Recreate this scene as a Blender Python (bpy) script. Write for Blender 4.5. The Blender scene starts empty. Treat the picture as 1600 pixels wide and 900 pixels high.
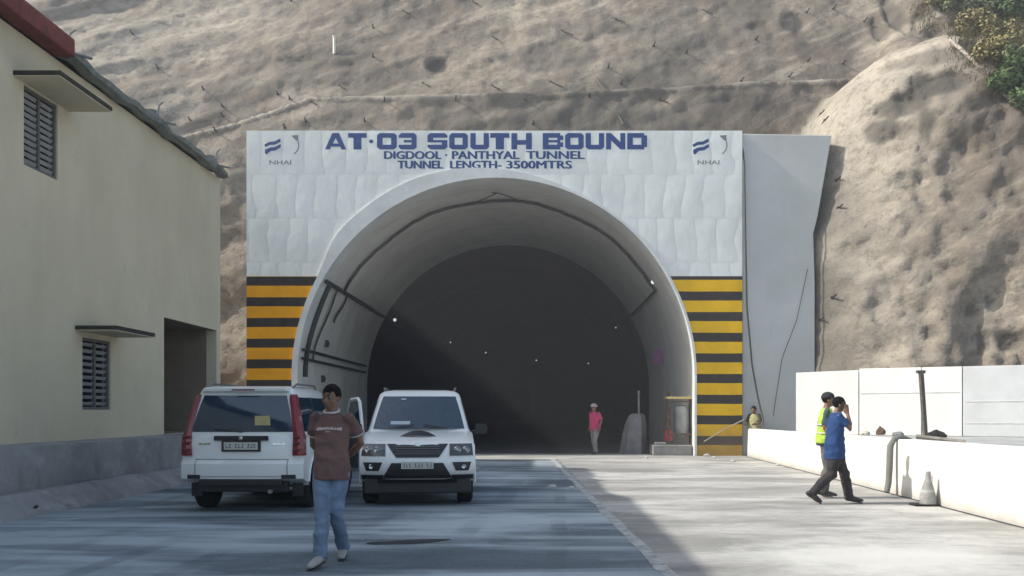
import bpy, bmesh, math, random
from mathutils import Vector, Matrix, noise
random.seed(7)
R = math.radians
SC = bpy.context.scene
COL = SC.collection

# ------------------------------------------------------------------ camera, sky, sun, exposure
EYE = 1.45
cam_d = bpy.data.cameras.new('camera'); cam = bpy.data.objects.new('camera', cam_d); COL.objects.link(cam)
cam.location = (0, 0, EYE); cam.rotation_euler = (R(90), 0, 0)
cam_d.sensor_width = 36; cam_d.lens = 36*1500/1600
cam_d.shift_x = -40/1600; cam_d.shift_y = 192/1600
cam_d.clip_start = .1; cam_d.clip_end = 3000
SC.camera = cam
SUN_EL = 39.5; SUN_VEC = Vector((-1, -.055, math.tan(R(SUN_EL)))).normalized()   # towards the sun
world = bpy.data.worlds.new('World'); SC.world = world; world.use_nodes = True
wn = world.node_tree; bg = wn.nodes['Background']
sky = wn.nodes.new('ShaderNodeTexSky'); sky.sky_type = 'NISHITA'; sky.sun_disc = False
sky.sun_elevation = R(SUN_EL); sky.sun_rotation = math.atan2(SUN_VEC.x, SUN_VEC.y)
sky.altitude = 1200; sky.air_density = .8; sky.dust_density = 5; sky.ozone_density = 1.1
tint = wn.nodes.new('ShaderNodeMix'); tint.data_type = 'RGBA'; tint.blend_type = 'MULTIPLY'; tint.inputs[0].default_value = 1; tint.inputs[7].default_value = (1, 1.0, .87, 1)
wn.links.new(sky.outputs[0], tint.inputs[6]); wn.links.new(tint.outputs[2], bg.inputs[0]); bg.inputs[1].default_value = .15
sun_d = bpy.data.lights.new('sun', 'SUN'); sun = bpy.data.objects.new('sun', sun_d); COL.objects.link(sun)
sun_d.energy = 2.9; sun_d.angle = R(.6); sun_d.color = (1, .95, .85)
sun.rotation_euler = SUN_VEC.to_track_quat('Z', 'Y').to_euler()
SC.view_settings.view_transform = 'Standard'; SC.view_settings.look = 'None'
SC.view_settings.gamma = 1; SC.view_settings.use_curve_mapping = False
SC.view_settings.exposure = 1.18
SC.cycles.max_bounces = 8; SC.cycles.diffuse_bounces = 6; SC.cycles.volume_bounces = 0

def P(px, py, Y):
    return Vector(((px-840)*Y/1500, Y, EYE+(642-py)*Y/1500))

# ------------------------------------------------------------------ helpers
def tag(o, label=None, cat=None, group=None, kind=None):
    if label: o['label'] = label
    if cat: o['category'] = cat
    if group: o['group'] = group
    if kind: o['kind'] = kind
    return o
def empty(name, loc=(0, 0, 0), rz=0, label=None, cat=None, group=None):
    o = bpy.data.objects.new(name, None); COL.objects.link(o)
    o.location = loc; o.rotation_euler = (0, 0, rz); o.empty_display_size = .2
    return tag(o, label, cat, group)
def obj(name, bm, mat, parent=None, smooth=None, bevel=0):
    me = bpy.data.meshes.new(name)
    bmesh.ops.recalc_face_normals(bm, faces=bm.faces)
    bm.to_mesh(me); bm.free()
    mats = mat if isinstance(mat, (list, tuple)) else [mat]
    for m in mats: me.materials.append(m)
    if smooth is not None:
        me.shade_smooth()
        if smooth < 180: me.set_sharp_from_angle(angle=R(smooth))
    o = bpy.data.objects.new(name, me); COL.objects.link(o)
    if parent: o.parent = parent
    if bevel:
        b = o.modifiers.new('b', 'BEVEL'); b.width = bevel; b.segments = 2; b.limit_method = 'ANGLE'; b.angle_limit = R(40)
    return o
def B(): return bmesh.new()
def box(bm, x0, x1, y0, y1, z0, z1, M=None, mi=0):
    vs = [bm.verts.new(Vector((x, y, z)) if M is None else M @ Vector((x, y, z))) for x in (x0, x1) for y in (y0, y1) for z in (z0, z1)]
    for f in ((0,1,3,2),(4,6,7,5),(0,4,5,1),(2,3,7,6),(0,2,6,4),(1,5,7,3)):
        fc = bm.faces.new([vs[i] for i in f]); fc.material_index = mi
    return vs
def frame(d):
    d = d.normalized(); up = Vector((0, 0, 1)) if abs(d.z) < .95 else Vector((0, 1, 0))
    s = d.cross(up).normalized(); return s, s.cross(d).normalized()
def tube(bm, pts, rad, n=8, side=None, flat=1.0, cap=True, rnd=False, mi=0):
    pts = [Vector(p) for p in pts]
    if not isinstance(rad, (list, tuple)): rad = [rad]*len(pts)
    rad = list(rad)
    if not isinstance(flat, (list, tuple)): flat = [flat]*len(pts)
    flat = list(flat)
    if rnd:                                   # rounded ends
        def ends(p, q, r, fl):
            d = (p-q).normalized()
            return [(p+d*r*math.sin(a)*min(1, fl), r*math.cos(a), fl) for a in (R(30), R(58), R(80))]
        a = ends(pts[0], pts[1], rad[0], flat[0]); b = ends(pts[-1], pts[-2], rad[-1], flat[-1])
        pts = [e[0] for e in a[::-1]]+pts+[e[0] for e in b]
        rad = [e[1] for e in a[::-1]]+rad+[e[1] for e in b]; flat = [e[2] for e in a[::-1]]+flat+[e[2] for e in b]
    rings = []; ps = None
    for i, p in enumerate(pts):
        d = (pts[min(i+1, len(pts)-1)]-pts[max(i-1, 0)])
        if side is not None:
            s = Vector(side); s = (s-d.normalized()*s.dot(d.normalized())).normalized(); u = s.cross(d.normalized())
        else:
            dn = d.normalized()
            if ps is None: s, u = frame(d)
            else: s = (ps-dn*ps.dot(dn)).normalized(); u = s.cross(dn)
            ps = s
        rings.append([bm.verts.new(p+s*rad[i]*math.cos(2*math.pi*k/n)+u*rad[i]*flat[i]*math.sin(2*math.pi*k/n)) for k in range(n)])
    for a, b in zip(rings, rings[1:]):
        for k in range(n):
            f = bm.faces.new([a[k], a[(k+1) % n], b[(k+1) % n], b[k]]); f.material_index = mi
    if cap:
        bm.faces.new(rings[0][::-1]).material_index = mi; bm.faces.new(rings[-1]).material_index = mi
def lathe(bm, prof, n=28, M=Matrix(), mi=0):
    """prof: list of (r, a); axis = local x"""
    rings = []
    for r, a in prof:
        rings.append([bm.verts.new(M @ Vector((a, r*math.cos(2*math.pi*k/n), r*math.sin(2*math.pi*k/n)))) for k in range(n)])
    for a, b in zip(rings, rings[1:]):
        for k in range(n):
            bm.faces.new([a[k], a[(k+1) % n], b[(k+1) % n], b[k]]).material_index = mi
    if prof[0][0] > 0: bm.faces.new(rings[0]).material_index = mi
    if prof[-1][0] > 0: bm.faces.new(rings[-1][::-1]).material_index = mi
def prism(bm, poly, fn0, fn1, mi=0):
    a = [bm.verts.new(fn0(*p)) for p in poly]; b = [bm.verts.new(fn1(*p)) for p in poly]
    n = len(poly)
    bm.faces.new(a[::-1]).material_index = mi; bm.faces.new(b).material_index = mi
    for i in range(n): bm.faces.new([a[i], a[(i+1) % n], b[(i+1) % n], b[i]]).material_index = mi
def sheet(pts, z=0):
    bm = B(); bm.faces.new([bm.verts.new((x, y, z)) for x, y in pts]); return bm
def sstep(a, b, x):
    t = max(0, min(1, (x-a)/(b-a))) if a != b else float(x > a); return t*t*(3-2*t)
def lerp_tab(tab, x):
    if x <= tab[0][0]: return tab[0][1]
    for (a, va), (b, vb) in zip(tab, tab[1:]):
        if x <= b: return va+(vb-va)*(x-a)/(b-a)
    return tab[-1][1]
def fbm(x, y, z=0, o=4):
    v = 0; a = 1; t = 0
    for i in range(o):
        v += a*noise.noise(Vector((x, y, z+i*7.3))); t += a; a *= .5; x *= 2.03; y *= 2.03; z *= 2.03
    return v/t

# ------------------------------------------------------------------ materials
class NM:
    def __init__(s, name):
        s.m = bpy.data.materials.new(name); s.m.use_nodes = True; s.t = s.m.node_tree; s.n = s.t.nodes
        s.b = s.n['Principled BSDF']; s.tc = s.n.new('ShaderNodeTexCoord'); s.co = s.tc.outputs['Object']
    def link(s, a, b): s.t.links.new(a, b)
    def map(s, scale=(1, 1, 1), rot=(0, 0, 0), src=None, loc=(0, 0, 0)):
        m = s.n.new('ShaderNodeMapping'); m.inputs['Scale'].default_value = scale; m.inputs['Rotation'].default_value = rot
        m.inputs['Location'].default_value = loc
        s.link(src or s.co, m.inputs[0]); return m.outputs[0]
    def noise(s, sc, det=4, rough=.55, src=None, dist=0):
        t = s.n.new('ShaderNodeTexNoise'); t.inputs['Scale'].default_value = sc; t.inputs['Detail'].default_value = det
        t.inputs['Roughness'].default_value = rough; t.inputs['Distortion'].default_value = dist
        s.link(src or s.co, t.inputs['Vector']); return t.outputs['Fac']
    def ramp(s, src, stops):
        r = s.n.new('ShaderNodeValToRGB'); e = r.color_ramp.elements
        while len(e) < len(stops): e.new(.5)
        for k, (p, c) in enumerate(stops):
            e[k].position = p; e[k].color = (c, c, c, 1) if isinstance(c, (int, float)) else (*c, 1)
        s.link(src, r.inputs[0]); return r.outputs[0]
    def mix(s, f, a, b, mode='MIX'):
        m = s.n.new('ShaderNodeMix'); m.data_type = 'RGBA'; m.blend_type = mode
        for sock, v in ((m.inputs[0], f), (m.inputs[6], a), (m.inputs[7], b)):
            if hasattr(v, 'links'): s.link(v, sock)
            elif isinstance(v, (int, float)): sock.default_value = v if sock == m.inputs[0] else (v, v, v, 1)
            else: sock.default_value = (*v, 1)
        return m.outputs[2]
    def math(s, op, a, b=0, c=0):
        m = s.n.new('ShaderNodeMath'); m.operation = op
        for i, v in enumerate((a, b, c)):
            if hasattr(v, 'links'): s.link(v, m.inputs[i])
            else: m.inputs[i].default_value = v
        return m.outputs[0]
    def sep(s, src=None):
        x = s.n.new('ShaderNodeSeparateXYZ'); s.link(src or s.co, x.inputs[0]); return x.outputs
    def bump(s, h, st=.3, d=.02, prev=None):
        b = s.n.new('ShaderNodeBump'); b.inputs['Strength'].default_value = st; b.inputs['Distance'].default_value = d
        s.link(h, b.inputs['Height'])
        if prev is not None: s.link(prev, b.inputs['Normal'])
        s.link(b.outputs[0], s.b.inputs['Normal']); return b.outputs[0]
    def out(s, col=None, rough=.8, metal=0, spec=None, coat=0):
        if spec is None and not hasattr(rough, 'links') and rough >= .7: spec = .15
        if col is not None:
            if hasattr(col, 'links'): s.link(col, s.b.inputs['Base Color'])
            else: s.b.inputs['Base Color'].default_value = (*col, 1)
        if hasattr(rough, 'links'): s.link(rough, s.b.inputs['Roughness'])
        else: s.b.inputs['Roughness'].default_value = rough
        s.b.inputs['Metallic'].default_value = metal
        if spec is not None: s.b.inputs['Specular IOR Level'].default_value = spec
        s.b.inputs['Coat Weight'].default_value = coat; s.b.inputs['Coat Roughness'].default_value = .05
        return s.m
def simple(name, c, rough=.7, metal=0, var=.12, sc=6, bump=.15, bd=.004, bs=60, coat=0, spec=None):
    s = NM(name); n = s.noise(sc, 5, .6)
    lo = tuple(v*(1-var) for v in c); hi = tuple(min(1, v*(1+var)) for v in c)
    col = s.ramp(n, [(.3, lo), (.7, hi)])
    if bump: s.bump(s.noise(bs, 3), bump, bd)
    return s.out(col, rough, metal, spec, coat)
def emis(name, c, st):
    s = NM(name); s.b.inputs['Emission Color'].default_value = (*c, 1); s.b.inputs['Emission Strength'].default_value = st
    return s.out(c, .4)
# ------------------------------------------------------------------ ground and road
s = NM('dusty_concrete_ground')
big = s.noise(.35, 6, .6, s.map((.5, 1.4, 1))); fine = s.noise(9, 5, .65); st = s.noise(.55, 6, .6, s.map((.5, 1.1, 1), (0, 0, R(-12))), .5)
c = s.ramp(big, [(.3, (.23, .225, .215)), (.5, (.33, .325, .31)), (.68, (.44, .43, .41))])
c = s.mix(s.ramp(st, [(.42, .0), (.52, .45), (.62, .9)]), c, (.60, .59, .565))
c = s.mix(s.ramp(s.noise(.6, 6, .7, s.map((.6, 1.4, 1), (0, 0, R(15)), None, (3, 9, 0))), [(.52, 0.), (.62, .5), (.75, .75)]), c, (.20, .20, .195))
c = s.mix(s.ramp(s.noise(2.4, 7, .75, s.map((.7, 1, 1))), [(.50, 0.), (.60, .35), (.75, .6)]), c, (.27, .268, .26))
v_ = s.n.new('ShaderNodeTexVoronoi'); v_.feature = 'DISTANCE_TO_EDGE'; v_.inputs['Scale'].default_value = .33
wv = s.n.new('ShaderNodeVectorMath'); wv.operation = 'ADD'; s.link(s.co, wv.inputs[0]); nn = s.n.new('ShaderNodeTexNoise'); nn.inputs['Scale'].default_value = 1.1; nn.inputs['Detail'].default_value = 5; s.link(s.co, nn.inputs['Vector']); s.link(nn.outputs['Color'], wv.inputs[1]); s.link(wv.outputs[0], v_.inputs['Vector'])
c = s.mix(s.ramp(v_.outputs['Distance'], [(.0, .22), (.010, 0.)]), c, (.20, .198, .19))
c = s.mix(.30, c, s.ramp(fine, [(.3, .25), (.7, .6)]), 'MULTIPLY')
c = s.mix(s.ramp(s.noise(26, 3, .7), [(.62, 0.), (.72, .5)]), c, (.16, .155, .15))
vm = s.map((1/1.8, 1/1.5, 0), (0, 0, 0), None, (-3.4/1.8, -9.6/1.5, 0)); ln = s.n.new('ShaderNodeVectorMath'); ln.operation = 'LENGTH'; s.link(vm, ln.inputs[0])
c = s.mix(s.ramp(s.math('ADD', s.math('SUBTRACT', ln.outputs['Value'], s.math('MULTIPLY', s.noise(1.7, 7, .75), 1.3)), .5), [(.25, .8), (.75, 0.)]), c, (.56, .555, .53))
s.bump(s.noise(14, 6, .7), .5, .02)
GROUND = s.out(c, .92)
s = NM('dusty_asphalt')
base = s.ramp(s.noise(1.1, 6, .65, s.map((.5, 1.2, 1))), [(.3, (.060, .080, .100)), (.7, (.115, .146, .172))])
streak = s.noise(.75, 5, .55, s.map((.22, 1.0, 1), (0, 0, R(9))), .9)
d1 = s.ramp(streak, [(.46, 0.), (.54, .45), (.66, .9)])
tr = s.noise(.8, 5, .6, s.map((.30, .9, 1), (0, 0, R(-24)), None, (4, 2, 0)), .8)
d2 = s.ramp(tr, [(.53, 0.), (.68, .7)])
patch = s.ramp(s.noise(.22, 4, .6), [(.35, .7), (.55, 1.)])
xs = s.sep(); near = s.math('MULTIPLY', s.ramp(s.math('DIVIDE', xs[1], 40.), [(.31, 1.), (.38, 0.)]), s.ramp(s.math('ADD', s.math('DIVIDE', xs[0], 12.), .7), [(.42, 1.), (.66, .15)]))
d = s.math('MULTIPLY', s.math('MAXIMUM', d1, d2), patch)
d = s.math('MINIMUM', 1., s.math('ADD', d, s.math('MULTIPLY', near, s.ramp(s.noise(.7, 5, .6, s.map((.3, 1.3, 1))), [(.40, .05), (.62, .85)]))))
def spot(cx_, cy_, rx_, ry_):
    vm = s.map((1/rx_, 1/ry_, 0), (0, 0, 0), None, (-cx_/rx_, -cy_/ry_, 0)); ln = s.n.new('ShaderNodeVectorMath'); ln.operation = 'LENGTH'; s.link(vm, ln.inputs[0])
    q_ = s.math('SUBTRACT', ln.outputs['Value'], s.math('MULTIPLY', s.noise(1.6, 7, .7), 1.3)); return s.ramp(s.math('ADD', q_, .5), [(.2, 1.), (.75, 0.)])
d = s.math('MINIMUM', 1., s.math('ADD', d, s.math('ADD', s.math('MULTIPLY', spot(-.9, 12.2, 1.5, 2.2), .6), s.math('MULTIPLY', spot(-.7, 20., 1.0, 2.4), .45))))
c = s.mix(d, base, (.41, .475, .515))
c = s.mix(s.math('MULTIPLY', s.ramp(s.noise(22, 4, .7), [(.35, 0.), (.75, .5)]), 1), c, s.mix(.5, c, (.36, .39, .41)))
w = s.n.new('ShaderNodeTexWave'); w.inputs['Scale'].default_value = .33; w.inputs['Distortion'].default_value = 9; w.inputs['Detail'].default_value = 3; w.inputs['Detail Scale'].default_value = .5
s.link(s.map((1, .16, 1), (0, 0, R(14))), w.inputs['Vector'])
c = s.mix(s.math('MULTIPLY', s.ramp(w.outputs['Fac'], [(.80, 0.), (.92, .35), (1, .35)]), s.ramp(s.noise(.4, 4), [(.45, 0.), (.6, 1.)])), c, (.08, .097, .115))
c = s.mix(s.ramp(s.noise(60, 3, .8), [(.60, 0.), (.70, .45)]), c, (.06, .065, .07))
s.bump(s.noise(45, 4, .7), .4, .01)
ASPHALT = s.out(c, .9)
tag(obj('ground', sheet([(-180, -160), (180, -160), (180, 210), (-180, 210)], 0), GROUND), kind='structure')
# dusty air
hz = bpy.data.materials.new('dusty_air'); hz.use_nodes = True; hn = hz.node_tree
for n_ in list(hn.nodes):
    if n_.type != 'OUTPUT_MATERIAL': hn.nodes.remove(n_)
pv = hn.nodes.new('ShaderNodeVolumePrincipled'); pv.inputs['Color'].default_value = (.86, .88, .95, 1); pv.inputs['Density'].default_value = .0021; pv.inputs['Anisotropy'].default_value = .2
hn.links.new(pv.outputs[0], hn.nodes['Material Output'].inputs['Volume'])
bm = B(); box(bm, -184, 184, -164, 214, -1, 66)
tag(obj('haze', bm, hz), kind='stuff')
tag(obj('road', sheet([(-7.0, -30), (2.2, -30), (.62, 28.6), (-7.0, 28.9)], .004), ASPHALT), kind='structure')
s = NM('worn_road_paint'); n = s.noise(5, 6, .7)
LINE = s.out(s.ramp(n, [(.33, (.16, .17, .18)), (.5, (.36, .37, .37)), (.75, (.52, .53, .53))]), .8)
def lx(y): return .60+(28.6-y)*.0362
bm = B(); prev = None
for k in range(60):
    y = 28.6-k*.6; x = lx(y)-.10+.012*math.sin(k*1.7); w = .13+.015*math.sin(k*2.3+1)
    cur = (bm.verts.new((x-w, y, .008)), bm.verts.new((x, y, .008)))
    if prev: bm.faces.new([prev[0], prev[1], cur[1], cur[0]])
    prev = cur
tag(obj('road_edge_line', bm, LINE), kind='structure')
# walking man's soft shadow, painted on the road as a dark patch
s = NM('dark_asphalt'); DKASPH = s.out(s.ramp(s.noise(3, 4), [(.3, (.03, .035, .042)), (.7, (.06, .068, .078))]), .8)
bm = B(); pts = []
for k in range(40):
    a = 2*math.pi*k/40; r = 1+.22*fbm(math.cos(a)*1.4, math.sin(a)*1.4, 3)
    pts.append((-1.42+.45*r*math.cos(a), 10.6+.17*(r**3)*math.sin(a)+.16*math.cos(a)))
tag(obj('shadow_patch', sheet(pts, .008), DKASPH), kind='structure')

# ------------------------------------------------------------------ the hill of sprayed concrete
PX0, PX1, PTOP, PY = -9.40, 6.61, 10.50, 31.0
CX, CZ, RAD = -1.34, 2.57, 6.40
XL = [(0, 8.45), (4, 8.38), (7, 8.45), (9, 8.8), (10.7, 9.2), (12.0, 9.75), (12.8, 10.3), (13.4, 11.1), (13.8, 12.2), (15, 13.0), (19, 14.0), (40, 19)]
ZTOP = [(8, 13.2), (11.8, 13.75), (13.6, 13.1), (14.8, 12.2), (16, 10.9), (20, 9.5), (40, 8)]
def stretched(x, z, ang, sx, sz, seed, o=4):
    c_, s_ = math.cos(ang), math.sin(ang); u = x*c_+z*s_; v = -x*s_+z*c_
    return fbm(u*sx, v*sz, seed, o)
DENTS = []; TODO = []   # (x, z, rx, rz, depth, stain)
def dent(px, py, rx, ry, depth, stain):
    TODO.append((px, py, rx, ry, depth, stain))
def place_dent(px, py, rx, ry, depth, stain):
    q = on_hill(px, py); Y = q.y; return ((q.x, q.z, rx*Y/1500, ry*Y/1500, depth, stain))
dent(683, 102, 15, 13, .45, .75); dent(1240, 36, 17, 20, .3, .62); dent(1187, 42, 16, 10, .25, .5); dent(870, 90, 70, 30, .12, .38)
dent(1480, 128, 24, 18, .35, .75); dent(1440, 135, 15, 26, .3, .7); dent(1410, 165, 34, 16, .25, .65); dent(1378, 205, 22, 18, .2, .6); dent(1450, 190, 8, 34, .15, .5)
dent(1520, 485, 9, 12, .3, .5); dent(1545, 470, 8, 8, .25, .5); dent(1535, 530, 7, 20, .3, .55); dent(1578, 535, 14, 14, .3, .5); dent(1455, 520, 10, 10, .2, .4)
dent(1590, 310, 10, 14, .2, .5); dent(1553, 305, 8, 8, .2, .45); dent(1400, 20, 12, 34, .6, .5); dent(1375, 45, 9, 24, .5, .5); dent(1240, 160, 40, 40, .1, .2)
dent(520, 90, 55, 18, .1, .3); dent(440, 105, 60, 20, .15, .3); dent(1470, 85, 60, 14, .3, .4); dent(455, 20, 20, 12, .2, .3)
def bench_z(x): return lerp_tab([(-30, 9.5), (-14, 11.4), (-11.3, 12.3), (-8.6, 13.35), (0, 13.45), (9, 14.0), (14, 14.1), (40, 14)], x)
def stain_at(x, z):
    v = 0
    for dx, dz, rx, rz, dp, stn in DENTS:
        e = ((x-dx)/rx)**2+((z-dz)/rz)**2
        if e < 3: v = max(v, min(1, stn*1.3)*(1-sstep(.8, 1.5, e+.8*fbm(x*1.8, z*1.8, 5, 3))))
    return v
def F(x, z):
    zb = bench_z(x); d = x-lerp_tab(XL, z)
    left = sstep(-9, -20, x)
    y = 31.9+.33*min(z, zb)
    bw = (1-sstep(-.5, 2.0, d))*(1-.75*left)
    y += bw*1.0*sstep(0, .22, z-zb)
    if z > zb: y += (z-zb)*(.62+.25*left)
    y += .25*max(0, z-24)
    if d > 0:                                             # the spur on the right
        g = 3.0*(1-math.exp(-d/1.5))+.30*d-.0022*d*d
        zt = lerp_tab(ZTOP, x)+.25*fbm(x*.9, 3, 3, 3); o = max(0, z-zt)
        ym = 32.0-g+.10*z+6*(1-sstep(-.02, .55, d))+2.6*sstep(0, .55, z-zt)+.95*o
        h = max(0, 1-abs(y-ym)/.5); y = min(y, ym)-h*h*.125
    y -= left*max(0, -9-x)*.16
    # big folds
    y += .9*left*stretched(x, z, R(28), .10, .55, 1.0, 4)
    y += .55*stretched(x, z, R(20), .12, .42, 2.0, 4)*(1-sstep(5, 9, x))
    k = sstep(-1, 2, d)
    y += k*1.0*(fbm(x*.33, z*.28, 4.2, 5))+k*.40*stretched(x, z, R(66), .22, .7, 9.1, 5)+k*.25*(abs(fbm(x*.9, z*.7, 14., 4))*2-.3)
    y += .16*fbm(x*1.3, z*1.3, 6.0, 4)
    rough = .5+.9*k*sstep(.0, .3, fbm(x*.25, z*.25, 12., 2)+.12)
    y -= .10*bw*(1-sstep(0, .16, abs(z-zb+.02)))
    y += .03*fbm(x*4.2, z*4.2, 17., 3)
    y += .11*rough*(abs(fbm(x*2.6, z*2.6, 8., 3))*2-.3)
    for dx, dz, rx, rz, dp, stn in DENTS:
        e = ((x-dx)/rx)**2+((z-dz)/rz)**2
        if e < 4:
            e += 1.1*fbm(x*1.6, z*1.6, 5, 3); y += .5*dp*(1-sstep(.4, 2.0, e))
    return y
def on_hill(px, py):
    Y = 24.0
    def g(Y): q = P(px, py, Y); return Y-F(q.x, max(-1, q.z))
    while g(Y) < 0 and Y < 90: Y += .6
    a, b = Y-.6, Y
    for i in range(9):
        m = (a+b)/2
        if g(m) < 0: a = m
        else: b = m
    return P(px, py, b)
DENTS_ = [place_dent(*t_) for t_ in TODO]; DENTS.extend(DENTS_)
def grid_axis(lo, a, b, hi, fine, coarse):
    v = []; x = lo
    while x < a: v.append(x); x += coarse
    x = a
    while x < b: v.append(x); x += fine
    x = b
    while x <= hi: v.append(x); x += coarse
    return v
s = NM('sprayed_concrete_slope')
att = s.n.new('ShaderNodeAttribute'); att.attribute_name = 'stain'
warm = s.ramp(s.noise(.16, 5, .6), [(.38, (.125, .102, .080)), (.5, (.19, .158, .124)), (.62, (.285, .24, .188))])
c = s.mix(s.ramp(s.noise(.9, 6, .7), [(.35, .0), (.7, .55)]), warm, (.19, .176, .162))
c = s.mix(s.ramp(s.noise(1.0, 7, .68, s.map((.20, .4, 1.0), (0, 0, 0), s.map((1, 1, 1), (0, R(30), 0))), .8), [(.47, 0.), (.64, .6)]), c, (.42, .37, .30))
c = s.mix(s.ramp(s.noise(.9, 6, .7, s.map((.22, .4, 1.0), (0, 0, 0), s.map((1, 1, 1), (0, R(24), 0), None, (3, 3, 3))), .8), [(.50, 0.), (.66, .6)]), c, (.15, .13, .11))
c = s.mix(s.ramp(s.noise(6, 5, .7), [(.55, 0.), (.75, .45)]), c, (.13, .12, .11))
att2 = s.n.new('ShaderNodeAttribute'); att2.attribute_name = 'pale'
c = s.mix(att2.outputs['Fac'], c, (.46, .42, .36))
c = s.mix(s.ramp(s.noise(3.4, 8, .78, s.map((1, 1, 1.5), (0, 0, 0), None, (7, 1, 4))), [(.56, 0.), (.62, .4), (.72, .6)]), c, (.105, .09, .075))
c = s.mix(att.outputs['Fac'], c, (.085, .08, .072))
c = s.mix(s.ramp(s.noise(4.2, 2, .5), [(.70, 0.), (.74, .6)]), c, (.09, .085, .08))
c = s.mix(s.ramp(s.noise(2.6, 7, .75, s.map((.8, 1, 1), (0, R(-35), 0), None, (2, 8, 1))), [(.40, .5), (.48, .12), (.56, 0.)]), c, (.12, .105, .09))
b1 = s.bump(s.noise(1.6, 8, .66), .5, .20)
s.bump(s.noise(9, 7, .75), .45, .06, b1)
HILL = s.out(c, .95, spec=.1)
gx = grid_axis(-75, -23, 24, 85, .13, 1.3); gz = grid_axis(-1, -1, 20.5, 60, .13, 1.0)
bm = B(); lay = bm.verts.layers.float.new('stain'); lay2 = bm.verts.layers.float.new('pale'); V = {}
for i, x in enumerate(gx):
    for j, z in enumerate(gz):
        v = bm.verts.new((x, F(x, z), z)); v[lay] = max(stain_at(x, z), (.75*sstep(-10, -4, x)*(1-sstep(9, 11, x))*sstep(-.12, .28, fbm(x*.16, z*.3, 41, 4)+.12*(z > bench_z(x)-0)*(1-sstep(0, 2.5, z-bench_z(x)))+.08*(z < bench_z(x))))) ; dm = x-lerp_tab(XL, z); v[lay2] = (.5*sstep(-.1, .4, dm)*(1-sstep(1.2, 4.2, dm+.8*fbm(x*.5, z*.5, 21, 3))) if z < 13.3 else 0)+.35*sstep(-5, -13, x)*sstep(-.3, .3, fbm(x*.2, z*.25, 31, 3))+max(0, 1-abs(z-bench_z(x)+.02)/.15)*(1.1 if -14 < x < 11 else .3)*(.6+.8*max(-.7, fbm(x*.7, 2, 9, 3))); V[i, j] = v  # pale paints the sunlit spur flank and left slope lighter, plus bench lip
for i in range(len(gx)-1):
    for j in range(len(gz)-1):
        x, z = gx[i]+.06, gz[j]+.06
        if PX0+.3 < x < 7.8 and z < 9.9: continue        # behind the portal wall, where the bore passes
        bm.faces.new([V[i, j], V[i+1, j], V[i+1, j+1], V[i, j+1]])
loose = [v for v in bm.verts if not v.link_faces]
bmesh.ops.delete(bm, geom=loose, context='VERTS')
tag(obj('hillside', bm, HILL, smooth=180), kind='structure')

# ------------------------------------------------------------------ portal
s = NM('white_painted_shotcrete')
xyz = s.sep(); X_, Z_ = xyz[0], xyz[2]
rowf = s.math('DIVIDE', s.math('SUBTRACT', 10.5, Z_), 1.42); row = s.math('FLOOR', rowf)
colf = s.math('ADD', s.math('DIVIDE', X_, .66), s.math('MULTIPLY', row, .37))
wob = s.noise(.8, 2, .5)
colf = s.math('ADD', colf, s.math('MULTIPLY', wob, .9))
pil = s.math('ABSOLUTE', s.math('SINE', s.math('MULTIPLY', colf, math.pi)))
pil = s.math('POWER', pil, .6)
prow = s.math('POWER', s.math('ABSOLUTE', s.math('SINE', s.math('MULTIPLY', rowf, math.pi))), .3)
pmask = s.math('MULTIPLY', s.math('MULTIPLY', pil, prow), s.ramp(s.noise(.5, 3), [(.3, .35), (.7, 1.)]))
b1 = s.bump(pmask, .24, .06)
b2 = s.bump(s.noise(1.6, 5, .6), .3, .05, b1)
s.bump(s.noise(9, 5, .6), .35, .012, b2)
c = s.ramp(s.noise(.7, 5, .6), [(.3, (.66, .675, .655)), (.7, (.77, .785, .76))])
c = s.mix(s.ramp(s.math('MULTIPLY', pil, prow), [(.10, .22), (.45, 0.)]), c, (.50, .51, .50))
c = s.mix(s.ramp(s.noise(2.2, 6, .7, s.map((1.6, 1, .35))), [(.55, 0.), (.8, .35)]), c, (.48, .47, .44))
WPAINT = s.out(c, .75)
def stripe_mat(name, z0, yel):
    s = NM(name); Z = s.math('ADD', s.sep()[2], s.math('MULTIPLY', s.noise(.9, 3), .03))
    ph = s.math('FRACT', s.math('DIVIDE', s.math('SUBTRACT', z0, Z), .667))
    isy = s.math('GREATER_THAN', ph, .44)
    y = s.ramp(s.noise(2.5, 5, .6), [(.3, tuple(v*.85 for v in yel)), (.7, yel)])
    k = s.ramp(s.noise(3, 5, .6), [(.3, (.018, .017, .017)), (.7, (.042, .036, .034))])
    c = s.mix(isy, k, y)
    gz = s.math('ADD', s.sep()[2], s.math('MULTIPLY', s.noise(1.4, 5, .7), 1.2))
    dirt = s.ramp(s.math('DIVIDE', gz, 3.0), [(.25, .62), (.62, .06)])
    c = s.mix(dirt, c, (.17, .135, .10))
    c = s.mix(s.ramp(s.noise(7, 6, .7), [(.62, 0.), (.8, .22)]), c, (.30, .26, .2))
    s.bump(s.noise(1.6, 5, .6), .5, .05); return s.out(c, .7)
STR_L = stripe_mat('hazard_stripe_paint_orange', 5.80, (.82, .37, .006))
STR_R = stripe_mat('hazard_stripe_paint_yellow', 5.99, (.86, .50, .003))
def arch_pts(r, n=48, ext=0.):
    """from right foot over the crown to the left foot, in the (x, z) plane"""
    pts = [(CX+r, 0), (CX+r, 1.3)]
    for k in range(n+1):
        a = math.pi*k/n; pts.append((CX+r*math.cos(a), CZ+r*math.sin(a)))
    return pts+[(CX-r, 1.3), (CX-r, 0)]
portal = empty('tunnel_portal', (CX, PY, 0), 0, 'white tunnel portal with blue lettering and yellow and black striped sides', 'tunnel portal')
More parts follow.
